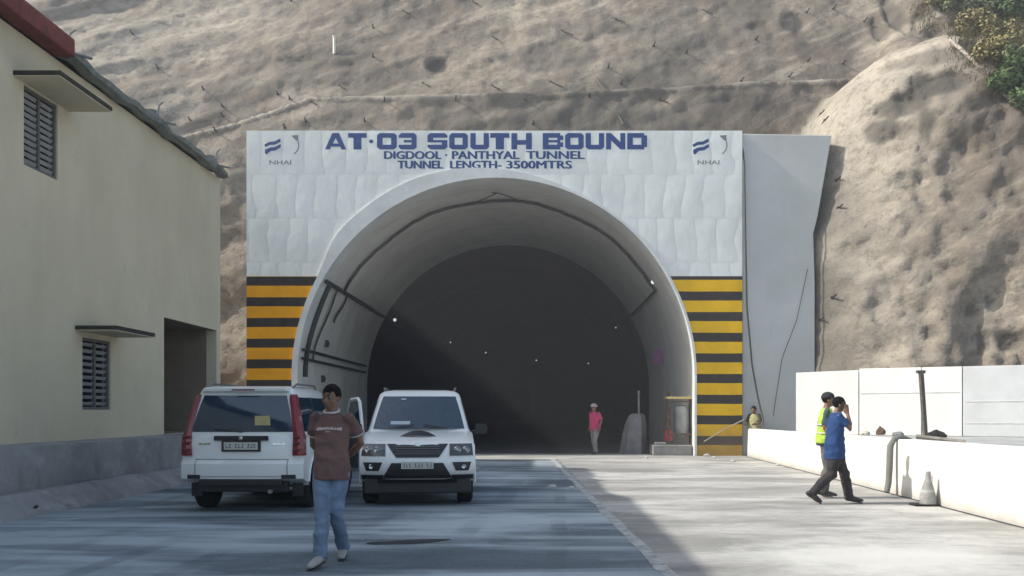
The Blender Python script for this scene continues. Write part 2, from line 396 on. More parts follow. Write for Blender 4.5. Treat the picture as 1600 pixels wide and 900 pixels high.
def world_child(o, par):     # geometry given in world space, thing placed elsewhere
    o.parent = par; o.matrix_parent_inverse = Matrix.Translation(par.location).inverted() if par.rotation_euler.z == 0 else (Matrix.Translation(par.location) @ par.rotation_euler.to_matrix().to_4x4()).inverted()
    return o
def portal_slab(keep):
    bm = B(); inner = arch_pts(RAD); outer = []
    for x, z in inner:
        dx, dz = x-CX, z-min(CZ, z) if z < CZ else z-CZ
        if z <= CZ: outer.append((PX1 if x > CX else PX0, z)); continue
        t = min([((PX1-CX)/dx if dx > 1e-6 else 9e9), ((PX0-CX)/dx if dx < -1e-6 else 9e9), ((PTOP-CZ)/dz if dz > 1e-6 else 9e9)])
        outer.append((CX+dx*t, CZ+dz*t))
    # put exact corners in
    for cx_ in (PX0, PX1):
        k = min(range(len(outer)), key=lambda i: (outer[i][0]-cx_)**2+(outer[i][1]-PTOP)**2); outer[k] = (cx_, PTOP)
    F0, F1, I0, I1 = [], [], [], []
    for (a, b), (c_, d_) in zip(inner, outer):
        I0.append(bm.verts.new((a, PY, b))); I1.append(bm.verts.new((a, PY+.9, b)))
        F0.append(bm.verts.new((c_, PY, d_))); F1.append(bm.verts.new((c_, PY+.9, d_)))
    for i in range(len(inner)-1):
        for q in ((I0[i], F0[i], F0[i+1], I0[i+1]), (I1[i], I1[i+1], F1[i+1], F1[i]), (I0[i], I0[i+1], I1[i+1], I1[i]), (F0[i], F1[i], F1[i+1], F0[i+1])):
            bm.faces.new(q)
    bmesh.ops.bisect_plane(bm, geom=bm.verts[:]+bm.edges[:]+bm.faces[:], plane_co=(0, 0, 5.8), plane_no=(0, 0, 1), clear_inner=keep == 'top', clear_outer=keep != 'top')
    if keep in 'LR':
        bmesh.ops.bisect_plane(bm, geom=bm.verts[:]+bm.edges[:]+bm.faces[:], plane_co=(CX, 0, 0), plane_no=(1, 0, 0), clear_inner=keep == 'R', clear_outer=keep == 'L')
    return bm
world_child(obj('portal_wall', portal_slab('top'), WPAINT), portal)
world_child(obj('striped_panel', portal_slab('L'), STR_L), portal)
world_child(obj('striped_panel', portal_slab('R'), STR_R), portal)
# raised band round the mouth
s = NM('trim_concrete'); TRIM = s.out(s.ramp(s.noise(1.2, 6, .7), [(.3, (.54, .55, .54)), (.7, (.70, .71, .70))]), .8)
bm = B(); ring = []
for (x, z) in arch_pts(1.0, 64):
    pass
def band(r0f, r1f, y0, y1, n=64):
    bm = B(); prev = None
    def pt(a, r): return (CX+r*math.cos(a), CZ+r*math.sin(a))
    st = [(None, 0), (None, 1.3)]+[(math.pi*k/n, None) for k in range(n+1)]+[('L', 1.3), ('L', 0)]
    for a, z in st:
        if isinstance(a, float):
            r0, r1 = r0f(a), r1f(a); p0, p1 = pt(a, r0), pt(a, r1)
        else:
            sg = -1 if a == 'L' else 1; aa = math.pi if a == 'L' else 0.
            p0 = (CX+sg*r0f(aa), z); p1 = (CX+sg*r1f(aa), z)
        cur = [bm.verts.new((p0[0], y1, p0[1])), bm.verts.new((p0[0], y0, p0[1])), bm.verts.new((p1[0], y0, p1[1])), bm.verts.new((p1[0], y1, p1[1]))]
        if prev:
            for k in range(3): bm.faces.new([prev[k], prev[k+1], cur[k+1], cur[k]])
        prev = cur
    return bm
world_child(obj('arch_trim', band(lambda a: RAD-.004, lambda a: RAD+.07+.42*sstep(R(60), R(118), a)*(1-.72*sstep(R(136), R(152), a)), PY-.075, PY+.905), TRIM, smooth=40), portal)
# lining
s = NM('lining_concrete')
xyz = s.sep()
ringj = s.math('LESS_THAN', s.math('ABSOLUTE', s.math('SUBTRACT', s.math('FRACT', s.math('DIVIDE', xyz[1], 3.1)), .5)), .006)
c = s.ramp(s.noise(.5, 6, .65), [(.3, (.56, .55, .52)), (.7, (.70, .69, .65))])
c = s.mix(s.ramp(s.noise(1.4, 6, .7, s.map((1, 1, .3))), [(.5, 0.), (.8, .4)]), c, (.36, .35, .325))
c = s.mix(s.math('MULTIPLY', ringj, .5), c, (.13, .13, .12))
s.bump(s.noise(1.3, 5, .6), .3, .05); LINING = s.out(c, .85)
def bore(r, y0, y1, ny, seg=None):
    bm = B(); pr = arch_pts(r); rows = []
    for k in range(ny+1):
        y = y0+(y1-y0)*k/ny; rows.append([bm.verts.new((x, y, z)) for x, z in pr])
    for a, b in zip(rows, rows[1:]):
        for i in range(len(pr)-1): bm.faces.new([a[i], a[i+1], b[i+1], b[i]])
    return bm
YIN = 43.6
world_child(obj('tunnel_lining', bore(RAD, PY+.906, YIN, 6), LINING, smooth=50), portal)
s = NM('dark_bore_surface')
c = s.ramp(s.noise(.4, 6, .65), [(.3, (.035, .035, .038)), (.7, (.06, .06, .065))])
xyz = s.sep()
low = s.math('MULTIPLY', s.math('LESS_THAN', xyz[2], 5.7), s.math('LESS_THAN', xyz[0], CX))  # lower left of the bore darkened: shade painted into the colour
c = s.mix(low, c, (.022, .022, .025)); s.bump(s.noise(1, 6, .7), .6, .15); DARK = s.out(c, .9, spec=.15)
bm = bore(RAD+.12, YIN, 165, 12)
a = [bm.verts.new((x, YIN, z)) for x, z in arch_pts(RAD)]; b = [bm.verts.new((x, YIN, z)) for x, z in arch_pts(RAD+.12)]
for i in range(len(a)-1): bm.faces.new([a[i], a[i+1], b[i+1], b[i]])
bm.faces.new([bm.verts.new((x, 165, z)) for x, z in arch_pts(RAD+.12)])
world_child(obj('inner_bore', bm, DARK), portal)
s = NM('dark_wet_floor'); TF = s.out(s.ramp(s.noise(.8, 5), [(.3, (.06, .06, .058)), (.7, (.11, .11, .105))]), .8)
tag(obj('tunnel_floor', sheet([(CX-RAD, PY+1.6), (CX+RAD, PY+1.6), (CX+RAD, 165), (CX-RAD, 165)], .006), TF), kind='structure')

# lettering
BLUE = simple('sign_blue_paint', (.006, .045, .19), .6, var=.3, sc=9)
GREY = simple('sign_grey_paint', (.16, .18, .20), .6)
def text(name, body, x0, x1, z0, z1, mat, par, y=PY-.006, bold=.02, heavy=False):
    cu = bpy.data.curves.new('t', 'FONT'); cu.body = body; cu.size = 1; cu.offset = bold; cu.extrude = 0; cu.resolution_u = 3
    to = bpy.data.objects.new('t', cu); COL.objects.link(to)
    dg = bpy.context.evaluated_depsgraph_get(); me = bpy.data.meshes.new_from_object(to.evaluated_get(dg)); bpy.data.objects.remove(to)
    xs = [v.co.x for v in me.vertices]; ys = [v.co.y for v in me.vertices]
    ax, bx, ay, by = min(xs), max(xs), min(ys), max(ys)
    bm = B(); sh_ = .020 if heavy else 0
    for k, (dx, dz) in enumerate(((0, 0), (-1, .5), (1, -.5), (0, 1)) if heavy else ((0, 0),)):
        n0 = len(bm.verts); bm.from_mesh(me); bm.verts.ensure_lookup_table()
        for v in bm.verts[n0:]: v.co = Vector((x0+sh_+(v.co.x-ax)/(bx-ax)*(x1-x0-2*sh_)+dx*sh_, y-.0015*k, z0+(v.co.y-ay)/(by-ay)*(z1-z0)+dz*.008*(sh_ > 0)))
    bmesh.ops.recalc_face_normals(bm, faces=bm.faces)
    me2 = bpy.data.meshes.new(name); bm.to_mesh(me2); bm.free(); me2.materials.append(mat)
    o = bpy.data.objects.new(name, me2); COL.objects.link(o); world_child(o, par); return o
# squared-off capitals like the painted ones: strokes on a grid cell, merged
GL = {'A': ["..###..", ".##.##.", ".##.##.", "##...##", "#######", "##...##", "##...##"], 'T': ["#######", "#######", "..###..", "..###..", "..###..", "..###..", "..###.."],
 '0': ["#######", "#######", "##...##", "##...##", "##...##", "#######", "#######"], '3': ["#######", "#######", ".....##", "..#####", ".....##", "#######", "#######"],
 'S': ["#######", "#######", "##.....", "#######", ".....##", "#######", "#######"], 'O': ["#######", "#######", "##...##", "##...##", "##...##", "#######", "#######"],
 'U': ["##...##", "##...##", "##...##", "##...##", "##...##", "#######", "#######"], 'H': ["##...##", "##...##", "##...##", "#######", "#######", "##...##", "##...##"],
 'B': ["######.", "#######", "##...##", "######.", "##...##", "#######", "######."], 'N': ["##...##", "###..##", "####.##", "##.####", "##..###", "##...##", "##...##"],
 'D': ["######.", "#######", "##...##", "##...##", "##...##", "#######", "######."]}
def block_letter(ch, x0, x1, z0, z1, y, par):
    bm = B(); g = GL[ch]
    if ch in 'AN':          # real diagonals
        def poly(pts): bm.faces.new([bm.verts.new((x0+(x1-x0)*a, y, z0+(z1-z0)*b)) for a, b in pts])
        if ch == 'A':
            poly([(0, 0), (.22, 0), (.36, .36), (.5, .70), (.5, 1), (.34, 1)]); poly([(.5, .70), (.64, .36), (.78, 0), (1, 0), (.66, 1), (.5, 1)])
            poly([(.29, .17), (.71, .17), (.64, .36), (.36, .36)])
        else:
            poly([(0, 0), (.26, 0), (.26, .55), (.26, 1), (0, 1)]); poly([(.74, 0), (1, 0), (1, 1), (.74, 1), (.74, .45)]); poly([(.26, 1), (.26, .55), (.74, 0), (.74, .45)])
    else:
        c7 = [[bm.verts.new((x0+(x1-x0)*i/7, y, z1-(z1-z0)*j/7)) for i in range(8)] for j in range(8)]
        for j in range(7):
            for i in range(7):
                if g[j][i] == '#': bm.faces.new([c7[j][i], c7[j][i+1], c7[j+1][i+1], c7[j+1][i]])
        # clip the outer corners
        bmesh.ops.delete(bm, geom=[v for v in bm.verts if not v.link_faces], context='VERTS')
        w, h = x1-x0, z1-z0
        cut = {'O': 'abcd', '0': 'abcd', 'S': 'abcd', '3': 'abcd', 'U': 'cd', 'D': 'bd', 'B': 'bd'}.get(ch, '')
        for q, (cx_, cz_) in {'a': (x0, z1), 'b': (x1, z1), 'c': (x0, z0), 'd': (x1, z0)}.items():
            if q in cut:
                for v in bm.verts:
                    if abs(v.co.x-cx_) < 1e-4 and abs(v.co.z-cz_) < 1e-4:
                        v.co.x += (.07*w if cx_ == x0 else -.07*w); v.co.z += (.07*h if cz_ == z0 else -.07*h)
    return bm
def px2x(px): return (px-840)*PY/1500
def px2z(py): return EYE+(642-py)*PY/1500
spans = [('A', 508, 541), ('T', 544, 573), ('0', 589, 620), ('3', 623, 651), ('S', 668, 699), ('O', 702, 731), ('U', 735, 764), ('T', 766, 796), ('H', 799, 831), ('B', 848, 880), ('O', 883, 912), ('U', 915, 944), ('N', 947, 977), ('D', 980, 1011)]
for grp in (spans[:4], spans[4:9], spans[9:]):
    mb = B()
    for ch, a, b in grp:
        t_ = block_letter(ch, px2x(a), px2x(b), px2z(233.5), px2z(208), PY-.006, None)
        me = bpy.data.meshes.new('t'); t_.to_mesh(me); t_.free(); mb.from_mesh(me); bpy.data.meshes.remove(me)
    if grp[0][0] == 'A': mb.faces.new([mb.verts.new((px2x(580+3.5*math.cos(k*math.pi/5)), PY-.006, px2z(221+3*math.sin(k*math.pi/5)))) for k in range(10)])
    world_child(obj('lettering', mb, BLUE), portal)
for w_, a, b, y0, y1 in (('DIGDOOL', 600, 690, 248.5, 236.5), ('·', 695.5, 699, 244, 241), ('PANTHYAL', 706, 812, 248.5, 236.5), ('TUNNEL', 822, 914, 248.5, 236.5), ('TUNNEL', 621, 693, 263.5, 251.5), ('LENGTH-', 703, 784, 263.5, 251.5), ('3500MTRS', 791, 894, 263.5, 251.5)):
    text('lettering', w_, px2x(a), px2x(b), px2z(y0), px2z(y1), BLUE, portal, bold=0, heavy=True)
def emblem(px, cap):
    bm = B()
    def q(pts): bm.faces.new([bm.verts.new((px2x(px+a), PY-.006, px2z(b))) for a, b in pts])
    q([(0, 226), (8, 221.5), (16, 221), (25, 216.5), (25.5, 221.5), (17, 226), (9, 226.5), (1.5, 230)])
    q([(1, 234), (9, 230.5), (17, 229.5), (25.5, 225), (26, 230), (18, 235), (10, 236), (3, 242), (1, 239)])
    e = obj('emblem', bm, BLUE); world_child(e, portal)
    bm = B(); prev = None
    for k in range(11):
        a = R(-58+k*9.5); r0, r1 = 15, 16.6
        cur = [bm.verts.new((px2x(px+38+r*math.cos(a)), PY-.006, px2z(227-r*math.sin(a)))) for r in (r0, r1)]
        if prev: bm.faces.new([prev[0], prev[1], cur[1], cur[0]])
        prev = cur
    bm.faces.new([bm.verts.new((px2x(px+a), PY-.007, px2z(b))) for a, b in [(42, 212), (53, 211), (53, 221), (49, 219)]])
    world_child(obj('emblem_arc', bm, GREY), portal)
    text('caption', cap, px2x(px+8), px2x(px+42), px2z(257), px2z(250.5), GREY, portal, bold=.01)
emblem(413, 'NHAI'); emblem(1082, 'NHAI')

# plain concrete side wall between portal and spur
s = NM('grey_painted_concrete')
c = s.ramp(s.noise(.5, 5, .6), [(.3, (.43, .44, .43)), (.7, (.54, .55, .545))])
c = s.mix(s.ramp(s.noise(1.1, 6, .7, s.map((2, 1, .3))), [(.55, 0.), (.8, .4)]), c, (.36, .36, .34)); s.bump(s.noise(2, 5), .25, .03)
SIDEW = s.out(c, .8)
bm = B(); prism(bm, [(PX1+.03, 0), (9.25, 0), (9.0, 2.6), (9.0, 5.6), (8.95, 7.2), (9.1, 7.8), (9.55, 10.40), (PX1+.03, 10.45)], lambda x, z: Vector((x, 31.15, z)), lambda x, z: Vector((x, 31.9, z)))
tag(obj('side_wall', bm, SIDEW, bevel=.03), 'plain grey retaining wall between the white portal and the earth slope', 'wall')
# ------------------------------------------------------------------ cables, lamps and marks in the tunnel
CABLE = simple('black_cable_rubber', (.035, .037, .033), .6)
STEEL = simple('galvanised_steel', (.30, .31, .30), .5, .6)
def arc_pt(a, r, y): return (CX+r*math.cos(a), y, CZ+r*math.sin(a))
def cable(name, pts, r, label, cat='cable', group=None, mat=CABLE, n=6):
    bm = B(); tube(bm, pts, r, n); return tag(obj(name, bm, mat, smooth=60), label, cat, group)
rr = RAD-.07
aL = math.pi-math.asin((5.69-CZ)/RAD); aR = math.asin((5.73-CZ)/RAD)
cable('cable', [arc_pt(aR+.0+(aL-aR)*k/50, rr-.02*abs(math.sin(k*1.1)), 34.0+.12*math.sin(k*.5)) for k in range(51)], .055, 'thick cable looped over the crown inside the tunnel mouth from side to side')
cable('cable', [arc_pt(aL, rr, 31.2+k*.9)+() for k in range(14)], .075, 'upper cable bundle running into the tunnel along its left side')
cable('cable', [arc_pt(aR, rr, 33.8+k*.9) for k in range(11)], .05, 'cable running into the tunnel along the right side behind the white lamp')
aM = math.pi-math.asin((3.45-CZ)/RAD)
for dz, lb in ((0, 'upper'), (-.045, 'lower')):
    cable('cable', [arc_pt(aM-dz, rr, 31.2+k*.95-(.0 if dz else .05)) for k in range(13)], .05, lb+' of two parallel cables running into the tunnel low on its left side', group=None)
def drop(y, a0, a1, wob, lb, r=.04):
    cable('cable', [arc_pt(a0+(a1-a0)*k/10, rr-.02, y+wob*math.sin(k*.5)) for k in range(11)], r, lb)
drop(31.75, aL, math.pi+.0, .12, 'thick dark cable hanging down the left edge of the tunnel mouth', .075)
drop(32.9, aL, math.pi-.09, .35, 'thin cable hanging down the left lining from the upper bundle')
drop(34.6, aL, math.pi-.33, .2, 'short cable end hanging from the upper bundle deeper in the lining')
cable('cable', [arc_pt(R(90)+k*.028, rr-(.03+.2*(1-abs(k)/5)**2 if 0 else .03), 34.0-(1-abs(k)/5)*1.3) for k in range(-5, 6)], .018, 'thin wire arching round the lamp at the crown of the tunnel')
LAMPM = emis('lamp_glow', (1, .98, .92), .3); LAMPB = simple('lamp_housing', (.10, .10, .10), .5)
def tlamp(px, py, Y, r, label, group=None, lit=True):
    q = P(px, py, Y); t = empty('tunnel_lamp', q, 0, label, 'lamp', group)
    bm = B(); lathe(bm, [(r*.5, -.10), (r*1.1, -.06), (r*1.15, .02), (r, .05)], 12, Matrix.Rotation(R(-90), 4, 'Z')); obj('housing', bm, LAMPB, t, smooth=40)
    bm = B(); lathe(bm, [(0, .085), (r*.6, .075), (r*.95, .05)], 12, Matrix.Rotation(R(-90), 4, 'Z')); obj('lens', bm, LAMPM if lit else STEEL, t, smooth=60)
    bm = B(); c0 = Vector((CX-q.x, 0, CZ-q.z)); d = -c0.normalized(); L = (RAD if Y < YIN else RAD+.12)-c0.length
    tube(bm, [(0, .05, 0), tuple(d*max(.05, L))], .02, 6); obj('bracket', bm, LAMPB, t)
tlamp(772, 296, 33.0, .13, 'round unlit lamp at the crown of the tunnel mouth', lit=False)
tlamp(1020, 441, 33.9, .075, 'small white lamp on the right side of the tunnel lining')
tlamp(617, 500, 44.8, .08, 'small white lamp at the end of the left cable bundle')
def depth_for(px, py):     # where the ray meets the bore wall
    Y = 44.
    while Y < 160:
        q = P(px, py, Y)
        if math.hypot(q.x-CX, q.z-CZ) > RAD-.15: return Y
        Y += .5
    return Y
for px, py in ((704, 535), (759, 551), (838, 563), (919, 568), (962, 512)):
    Y = depth_for(px, py); tlamp(px, py, Y, .03*Y/40, 'tiny faint lamp glinting deep in the dark of the tunnel', 'faint lamps deep in the tunnel')
# pink notice
PINK = simple('faded_magenta_paint', (.55, .10, .48), .7, var=.3)
q = P(1042, 557, 38.2); q.x = CX+math.sqrt(RAD**2-(q.z-CZ)**2)-.12
nb = empty('notice_board', q, 0, 'small faded magenta notice on the right tunnel lining', 'notice')
M = Matrix.Rotation(R(-50), 4, 'Z')
bm = B(); box(bm, -.3, .3, -.012, .012, -.29, .29, M); obj('board', bm, simple('grey_mauve_paint', (.30, .20, .31), .7), nb, bevel=.005)
bm = B()
for a in ((-.28, .28, .20, .27), (-.28, .28, -.27, -.20), (-.28, -.21, -.2, .2), (.21, .28, -.2, .2), (-.15, .15, .03, .09), (-.15, .12, -.1, -.04)): box(bm, a[0], a[1], -.018, -.0125, a[2], a[3], M)
obj('board_print', bm, PINK, nb)
SPOT = simple('dark_bracket_paint', (.05, .05, .05), .6)
for px, py, lb in ((521, 537, 'small dark bracket on the left lining between the two cable runs'), (518, 592, 'small dark bracket on the left lining just above the walking man')):
    a = math.pi-math.asin(min(1, (EYE+(642-py)*34.5/1500-CZ)/RAD)); bm = B(); x = CX+RAD*math.cos(a)
    box(bm, x-.02, x+.09, 34.3, 34.6, EYE+(642-py)*34.5/1500-.12, EYE+(642-py)*34.5/1500+.12); box(bm, x+.09, x+.13, 34.38, 34.52, EYE+(642-py)*34.5/1500-.05, EYE+(642-py)*34.5/1500+.05)
    tag(obj('wall_bracket', bm, SPOT, bevel=.01), lb, 'bracket')

# cable down the right edge of the portal
pts = [P(1158, 207, 31.4), P(1163, 260, 30.93), P(1165, 380, 30.9), P(1167, 480, 30.88), P(1175, 570, 30.8), P(1184, 620, 30.7), P(1192, 655, 30.6), P(1192, 664, 30.5)]
cable('cable', [tuple(p) for p in pts], .03, 'dark cable hanging down the seam between portal and grey side wall')
cable('wire', [tuple(P(1262, 420, 31.12)), tuple(P(1245, 500, 31.1)), tuple(P(1222, 560, 31.1)), tuple(P(1208, 650, 31.1))], .010, 'thin wire hanging against the grey side wall', 'wire')

# ------------------------------------------------------------------ rock bolts and wires on the slope
BOLT = simple('rusty_dark_steel', (.045, .04, .036), .7)
bolts = [(630,17),(770,58),(661,130),(769,134),(861,128),(819,155),(530,134),(487,159),(453,155),(434,148),(601,158),(712,156),(583,89),(583,44),(739,3),(878,48),(455,2),(570,190),(478,190),(445,200),(833,194),(963,30),(1099,16),(1021,72),(1072,83),(1181,62),(950,106),(970,131),(920,151),(1031,155),(1158,127),(1233,120),(1283,178),(1289,188),(1302,14),(1260,20),(1317,100),(348,167),(348,182),(337,205),(318,140),(297,188),(207,53),(247,107),(1281,235),(1307,282),(1310,325),(1300,465),(1281,500),(1262,96),(1350,34)]
long_ = {(630,17):22, (770,58):14, (661,130):20, (769,134):22, (861,128):34, (819,155):18, (878,48):34, (963,30):24, (1099,16):24, (1031,155):18, (739,3):14, (530,134):16, (487,159):14}
for i, (px, py) in enumerate(bolts):
    q = on_hill(px, py); L = .16+.02*(i % 4) if (px, py) not in long_ else .016*long_[(px, py)]*1.0
    bm = B(); d = Vector((.62, -.55, -.45)).normalized() if (px, py) in long_ else Vector((.1, -.9, .15)).normalized()
    tube(bm, [tuple(-d*.25), tuple(d*(L+.12))], .026, 6)
    lathe(bm, [(0, -.02), (.055, -.02), (.055, .01), (0, .01)], 8, Matrix.Rotation(R(-90), 4, 'Z'))
    o = obj('rock_bolt', bm, BOLT); o.location = q
    tag(o, 'dark steel rock bolt sticking out of the sprayed concrete slope', 'rock bolt', 'rock bolts in the slope')
a, b = on_hill(932, 123), on_hill(974, 196)
cable('wire', [tuple(a+Vector((0, -.15, 0))), tuple((a+b)/2+Vector((0, -.25, -.1))), tuple(b+Vector((0, -.15, 0)))], .035, 'long dark wire hanging down the slope above the lettering', 'wire')
WPOST = simple('white_post_paint', (.75, .72, .62), .6)
q = on_hill(523, 80); bm = B(); tube(bm, [(0, -.1, -.15), (0, -.1, .54)], .055, 8); lathe(bm, [(0, 0), (.075, .01), (.075, .04), (0, .05)], 10, Matrix.Translation((0, -.1, .54)) @ Matrix.Rotation(R(-90), 4, 'Y'))
o = obj('marker_post', bm, WPOST, smooth=50); o.location = q; tag(o, 'short white post standing upright on the slope above the bench', 'post')
a, b = on_hill(1478, 70)+Vector((0, -.2, .1)), on_hill(1610, 192)+Vector((0, -.25, .15))
PIPE = simple('pale_pipe', (.36, .31, .26), .6)
pts = [tuple(a.lerp(b, k/8)+Vector((0, -.12*math.sin(k*.9), -.10*math.sin(math.pi*k/8)))) for k in range(9)]
cable('pipe', pts, .06, 'pale pipe running down the right slope beside the bushes', 'pipe', mat=PIPE)

# ------------------------------------------------------------------ left building
BX = -7.9
s = NM('cream_wall_paint')
c = s.ramp(s.noise(.45, 5, .6), [(.3, (.56, .495, .36)), (.7, (.68, .605, .45))])
c = s.mix(s.ramp(s.noise(1.5, 6, .7, s.map((1, 1.2, .22))), [(.50, 0.), (.80, .35)]), c, (.46, .42, .32))
c = s.mix(s.ramp(s.noise(3.0, 6, .75), [(.60, 0.), (.66, .35), (.8, .5)]), c, (.44, .42, .35)); s.bump(s.noise(12, 5, .6), .15, .01)
c = s.mix(s.ramp(s.math('ADD', s.sep()[2], s.math('MULTIPLY', s.noise(2, 4), .5)), [(1.1/8, .5), (1.9/8, 0.)]) if 0 else 0., c, (.3, .28, .25))
CREAM = s.out(c, .85)
BROWN = simple('brown_interior_wall', (.24, .195, .14), .85, var=.2, sc=1.5)
DSLAB = simple('stained_slab_edge', (.055, .05, .042), .85, var=.35)
bld = empty('cream_building', (BX, 18, 0), 0, 'cream two storey building with louvred windows and red roof edge at the left', 'building')
def face_wall(holes, y0, y1, z0, z1, x, th):
    """wall in the plane x with rectangular holes, reveals th deep"""
    ys = sorted({y0, y1}|{h[0] for h in holes}|{h[1] for h in holes}); zs = sorted({z0, z1}|{h[2] for h in holes}|{h[3] for h in holes})
    bm = B(); vv = {}
    def v(y, z, xx): 
        k = (y, z, xx)
        if k not in vv: vv[k] = bm.verts.new((xx, y, z))
        return vv[k]
    def hole(a, b): return any(h[0]-1e-6 <= a and a < h[1]-1e-6 and h[2]-1e-6 <= b and b < h[3]-1e-6 for h in holes)
    for a, b in zip(ys, ys[1:]):
        for c_, d in zip(zs, zs[1:]):
            if not hole(a, c_): bm.faces.new([v(a, c_, x), v(b, c_, x), v(b, d, x), v(a, d, x)])
    for h in holes:
        q = [(h[0], h[2]), (h[1], h[2]), (h[1], h[3]), (h[0], h[3])]
        for (a, b), (c_, d) in zip(q, q[1:]+q[:1]): bm.faces.new([v(a, b, x), v(c_, d, x), v(c_, d, x-th), v(a, b, x-th)])
    return bm
WIN = [(14.76, 15.80, 5.24, 6.47), (16.66, 17.76, 1.47, 2.73)]
DOOR = (20.3, 23.62, .96, 3.43)
EZ = 7.22
bm = face_wall(WIN, -8, 20.3, .0, EZ, BX, .2)
world_child(obj('wall', bm, CREAM), bld)
bm = B()
def quad(bm, *p): return bm.faces.new([bm.verts.new(q) for q in p])
quad(bm, (BX, 20.3, DOOR[3]), (BX, 23.9, DOOR[3]), (BX, 23.9, EZ), (BX, 20.3, EZ))
quad(bm, (BX, 23.62, 0), (BX, 23.9, 0), (BX, 23.9, DOOR[3]), (BX, 23.62, DOOR[3]))
quad(bm, (BX, 20.3, 0), (BX, 23.62, 0), (BX, 23.62, .96), (BX, 20.3, .96))
quad(bm, (BX, 23.9, 0), (BX-9, 23.9, 0), (BX-9, 23.9, EZ), (BX, 23.9, EZ))
quad(bm, (BX, -8, 0), (BX-9, -8, 0), (BX-9, -8, EZ), (BX, -8, EZ))
quad(bm, (BX-9, -8, 0), (BX-9, 23.9, 0), (BX-9, 23.9, EZ), (BX-9, -8, EZ))
quad(bm, (BX, 23.62, .96), (BX, 23.62, 3.43), (BX-.25, 23.62, 3.43), (BX-.25, 23.62, .96))
world_child(obj('wall', bm, CREAM), bld)
bm = B()     # recessed bay behind the opening
x0, x1 = BX-3.2, BX-.0
quad(bm, (x0, 20.3, .96), (x1, 20.3, .96), (x1, 20.3, 3.43), (x0, 20.3, 3.43)); quad(bm, (x0, 23.60, .96), (BX-.25, 23.60, .96), (BX-.25, 23.60, 3.43), (x0, 23.60, 3.43))
quad(bm, (x0, 20.3, .96), (x0, 23.6, .96), (x0, 23.6, 3.43), (x0, 20.3, 3.43)); quad(bm, (x0, 20.3, .96), (x1, 20.3, .96), (x1, 23.6, .96), (x0, 23.6, .96)); quad(bm, (x0, 20.3, 3.43), (x1, 20.3, 3.43), (x1, 23.6, 3.43), (x0, 23.6, 3.43))
box(bm, x0+.01, x0+.25, 21.9, 22.25, .97, 3.42)
world_child(obj('open_bay', bm, BROWN), bld)
LOUV = simple('grey_louvre_paint', (.30, .30, .29), .5, .0); PANE = simple('dark_window_glass', (.012, .013, .015), .15, bump=0)
def window(h, cols, rows):
    y0, y1, z0, z1 = h
    bm = B()
    f = .05
    box(bm, BX-.10, BX-.03, y0, y0+f, z0, z1); box(bm, BX-.10, BX-.03, y1-f, y1, z0, z1); box(bm, BX-.10, BX-.03, y0+f, y1-f, z0, z0+f); box(bm, BX-.10, BX-.03, y0+f, y1-f, z1-f, z1)
    for k in range(1, cols): y = y0+(y1-y0)*k/cols; box(bm, BX-.095, BX-.035, y-.03, y+.03, z0+f, z1-f)
    w = obj('window', B(), LOUV); bpy.data.objects.remove(w)
    fr = obj('window', bm, simple('window_frame_paint', (.12, .12, .115), .6)); world_child(fr, bld)
    bm = B(); quad(bm, (BX-.16, y0, z0), (BX-.16, y1, z0), (BX-.16, y1, z1), (BX-.16, y0, z1)); p = obj('pane', bm, PANE); p.parent = fr
    bm = B()
    for k in range(rows):
        z = z0+f+(z1-z0-2*f)*(k+.5)/rows; h_ = (z1-z0)/rows*.23
        quad(bm, (BX-.085, y0+f, z-h_), (BX-.085, y1-f, z-h_), (BX-.05, y1-f, z+h_), (BX-.05, y0+f, z+h_))
        quad(bm, (BX-.089, y0+f, z-h_), (BX-.089, y1-f, z-h_), (BX-.054, y1-f, z+h_), (BX-.054, y0+f, z+h_))
    l = obj('louvres', bm, LOUV); l.parent = fr
window(WIN[0], 2, 11); window(WIN[1], 2, 10)
def awning(y0, y1, z, fy):
    bm = B(); box(bm, BX, BX+.72, y0, y1, z-.02, z+.05); a = obj('awning', bm, DSLAB, bevel=.01); world_child(a, bld)
    bm = B(); box(bm, BX+.001, BX+.70, y0+.015, y1-.015, z-.035, z-.021); a2 = obj('soffit', bm, CREAM); world_child(a2, bld)
awning(14.45, 16.22, 6.53, 0); awning(16.39, 18.04, 2.86, 0)
# roof
RED = simple('red_roof_paint', (.17, .048, .042), .8, var=.25)
GRN = simple('weathered_gutter_metal', (.17, .19, .175), .6, .2, var=.3)
ROOFM = simple('grey_roof_sheet', (.20, .20, .20), .6, .3)
bm = B(); quad(bm, (BX+.25, -8.2, EZ+.02), (BX+.25, 23.95, EZ+.02), (BX-4.2, 23.95, EZ+1.6), (BX-4.2, -8.2, EZ+1.6)); quad(bm, (BX-4.2, -8.2, EZ+1.6), (BX-4.2, 23.95, EZ+1.6), (BX-9.2, 23.95, EZ+.02), (BX-9.2, -8.2, EZ+.02))
quad(bm, (BX+.0, 23.9, EZ), (BX-4.2, 23.9, EZ+1.55), (BX-9, 23.9, EZ)); world_child(obj('roof', bm, ROOFM), bld)
bm = B(); box(bm, BX+.0, BX+.32, -8.2, 15.75, EZ+.02, EZ+.32); world_child(obj('red_fascia', bm, RED, bevel=.03), bld)
bm = B(); prev = None
for k in range(34):
    y = 15.76+k*.245; dz = .03*math.sin(k*1.3)+.02*math.sin(k*.6); x = BX+.16+.03*math.sin(k*.9)
    cur = [bm.verts.new((x+a, y, EZ+.03+b+dz)) for a, b in ((-.15, 0), (-.02, -.03), (.07, 0), (.09, .10), (.05, .12), (-.15, .13))]
    if prev:
        for i in range(6): bm.faces.new([prev[i], prev[(i+1) % 6], cur[(i+1) % 6], cur[i]])
    else: bm.faces.new(cur)
    prev = cur
bm.faces.new(prev[::-1]); world_child(obj('gutter', bm, GRN, smooth=35), bld)
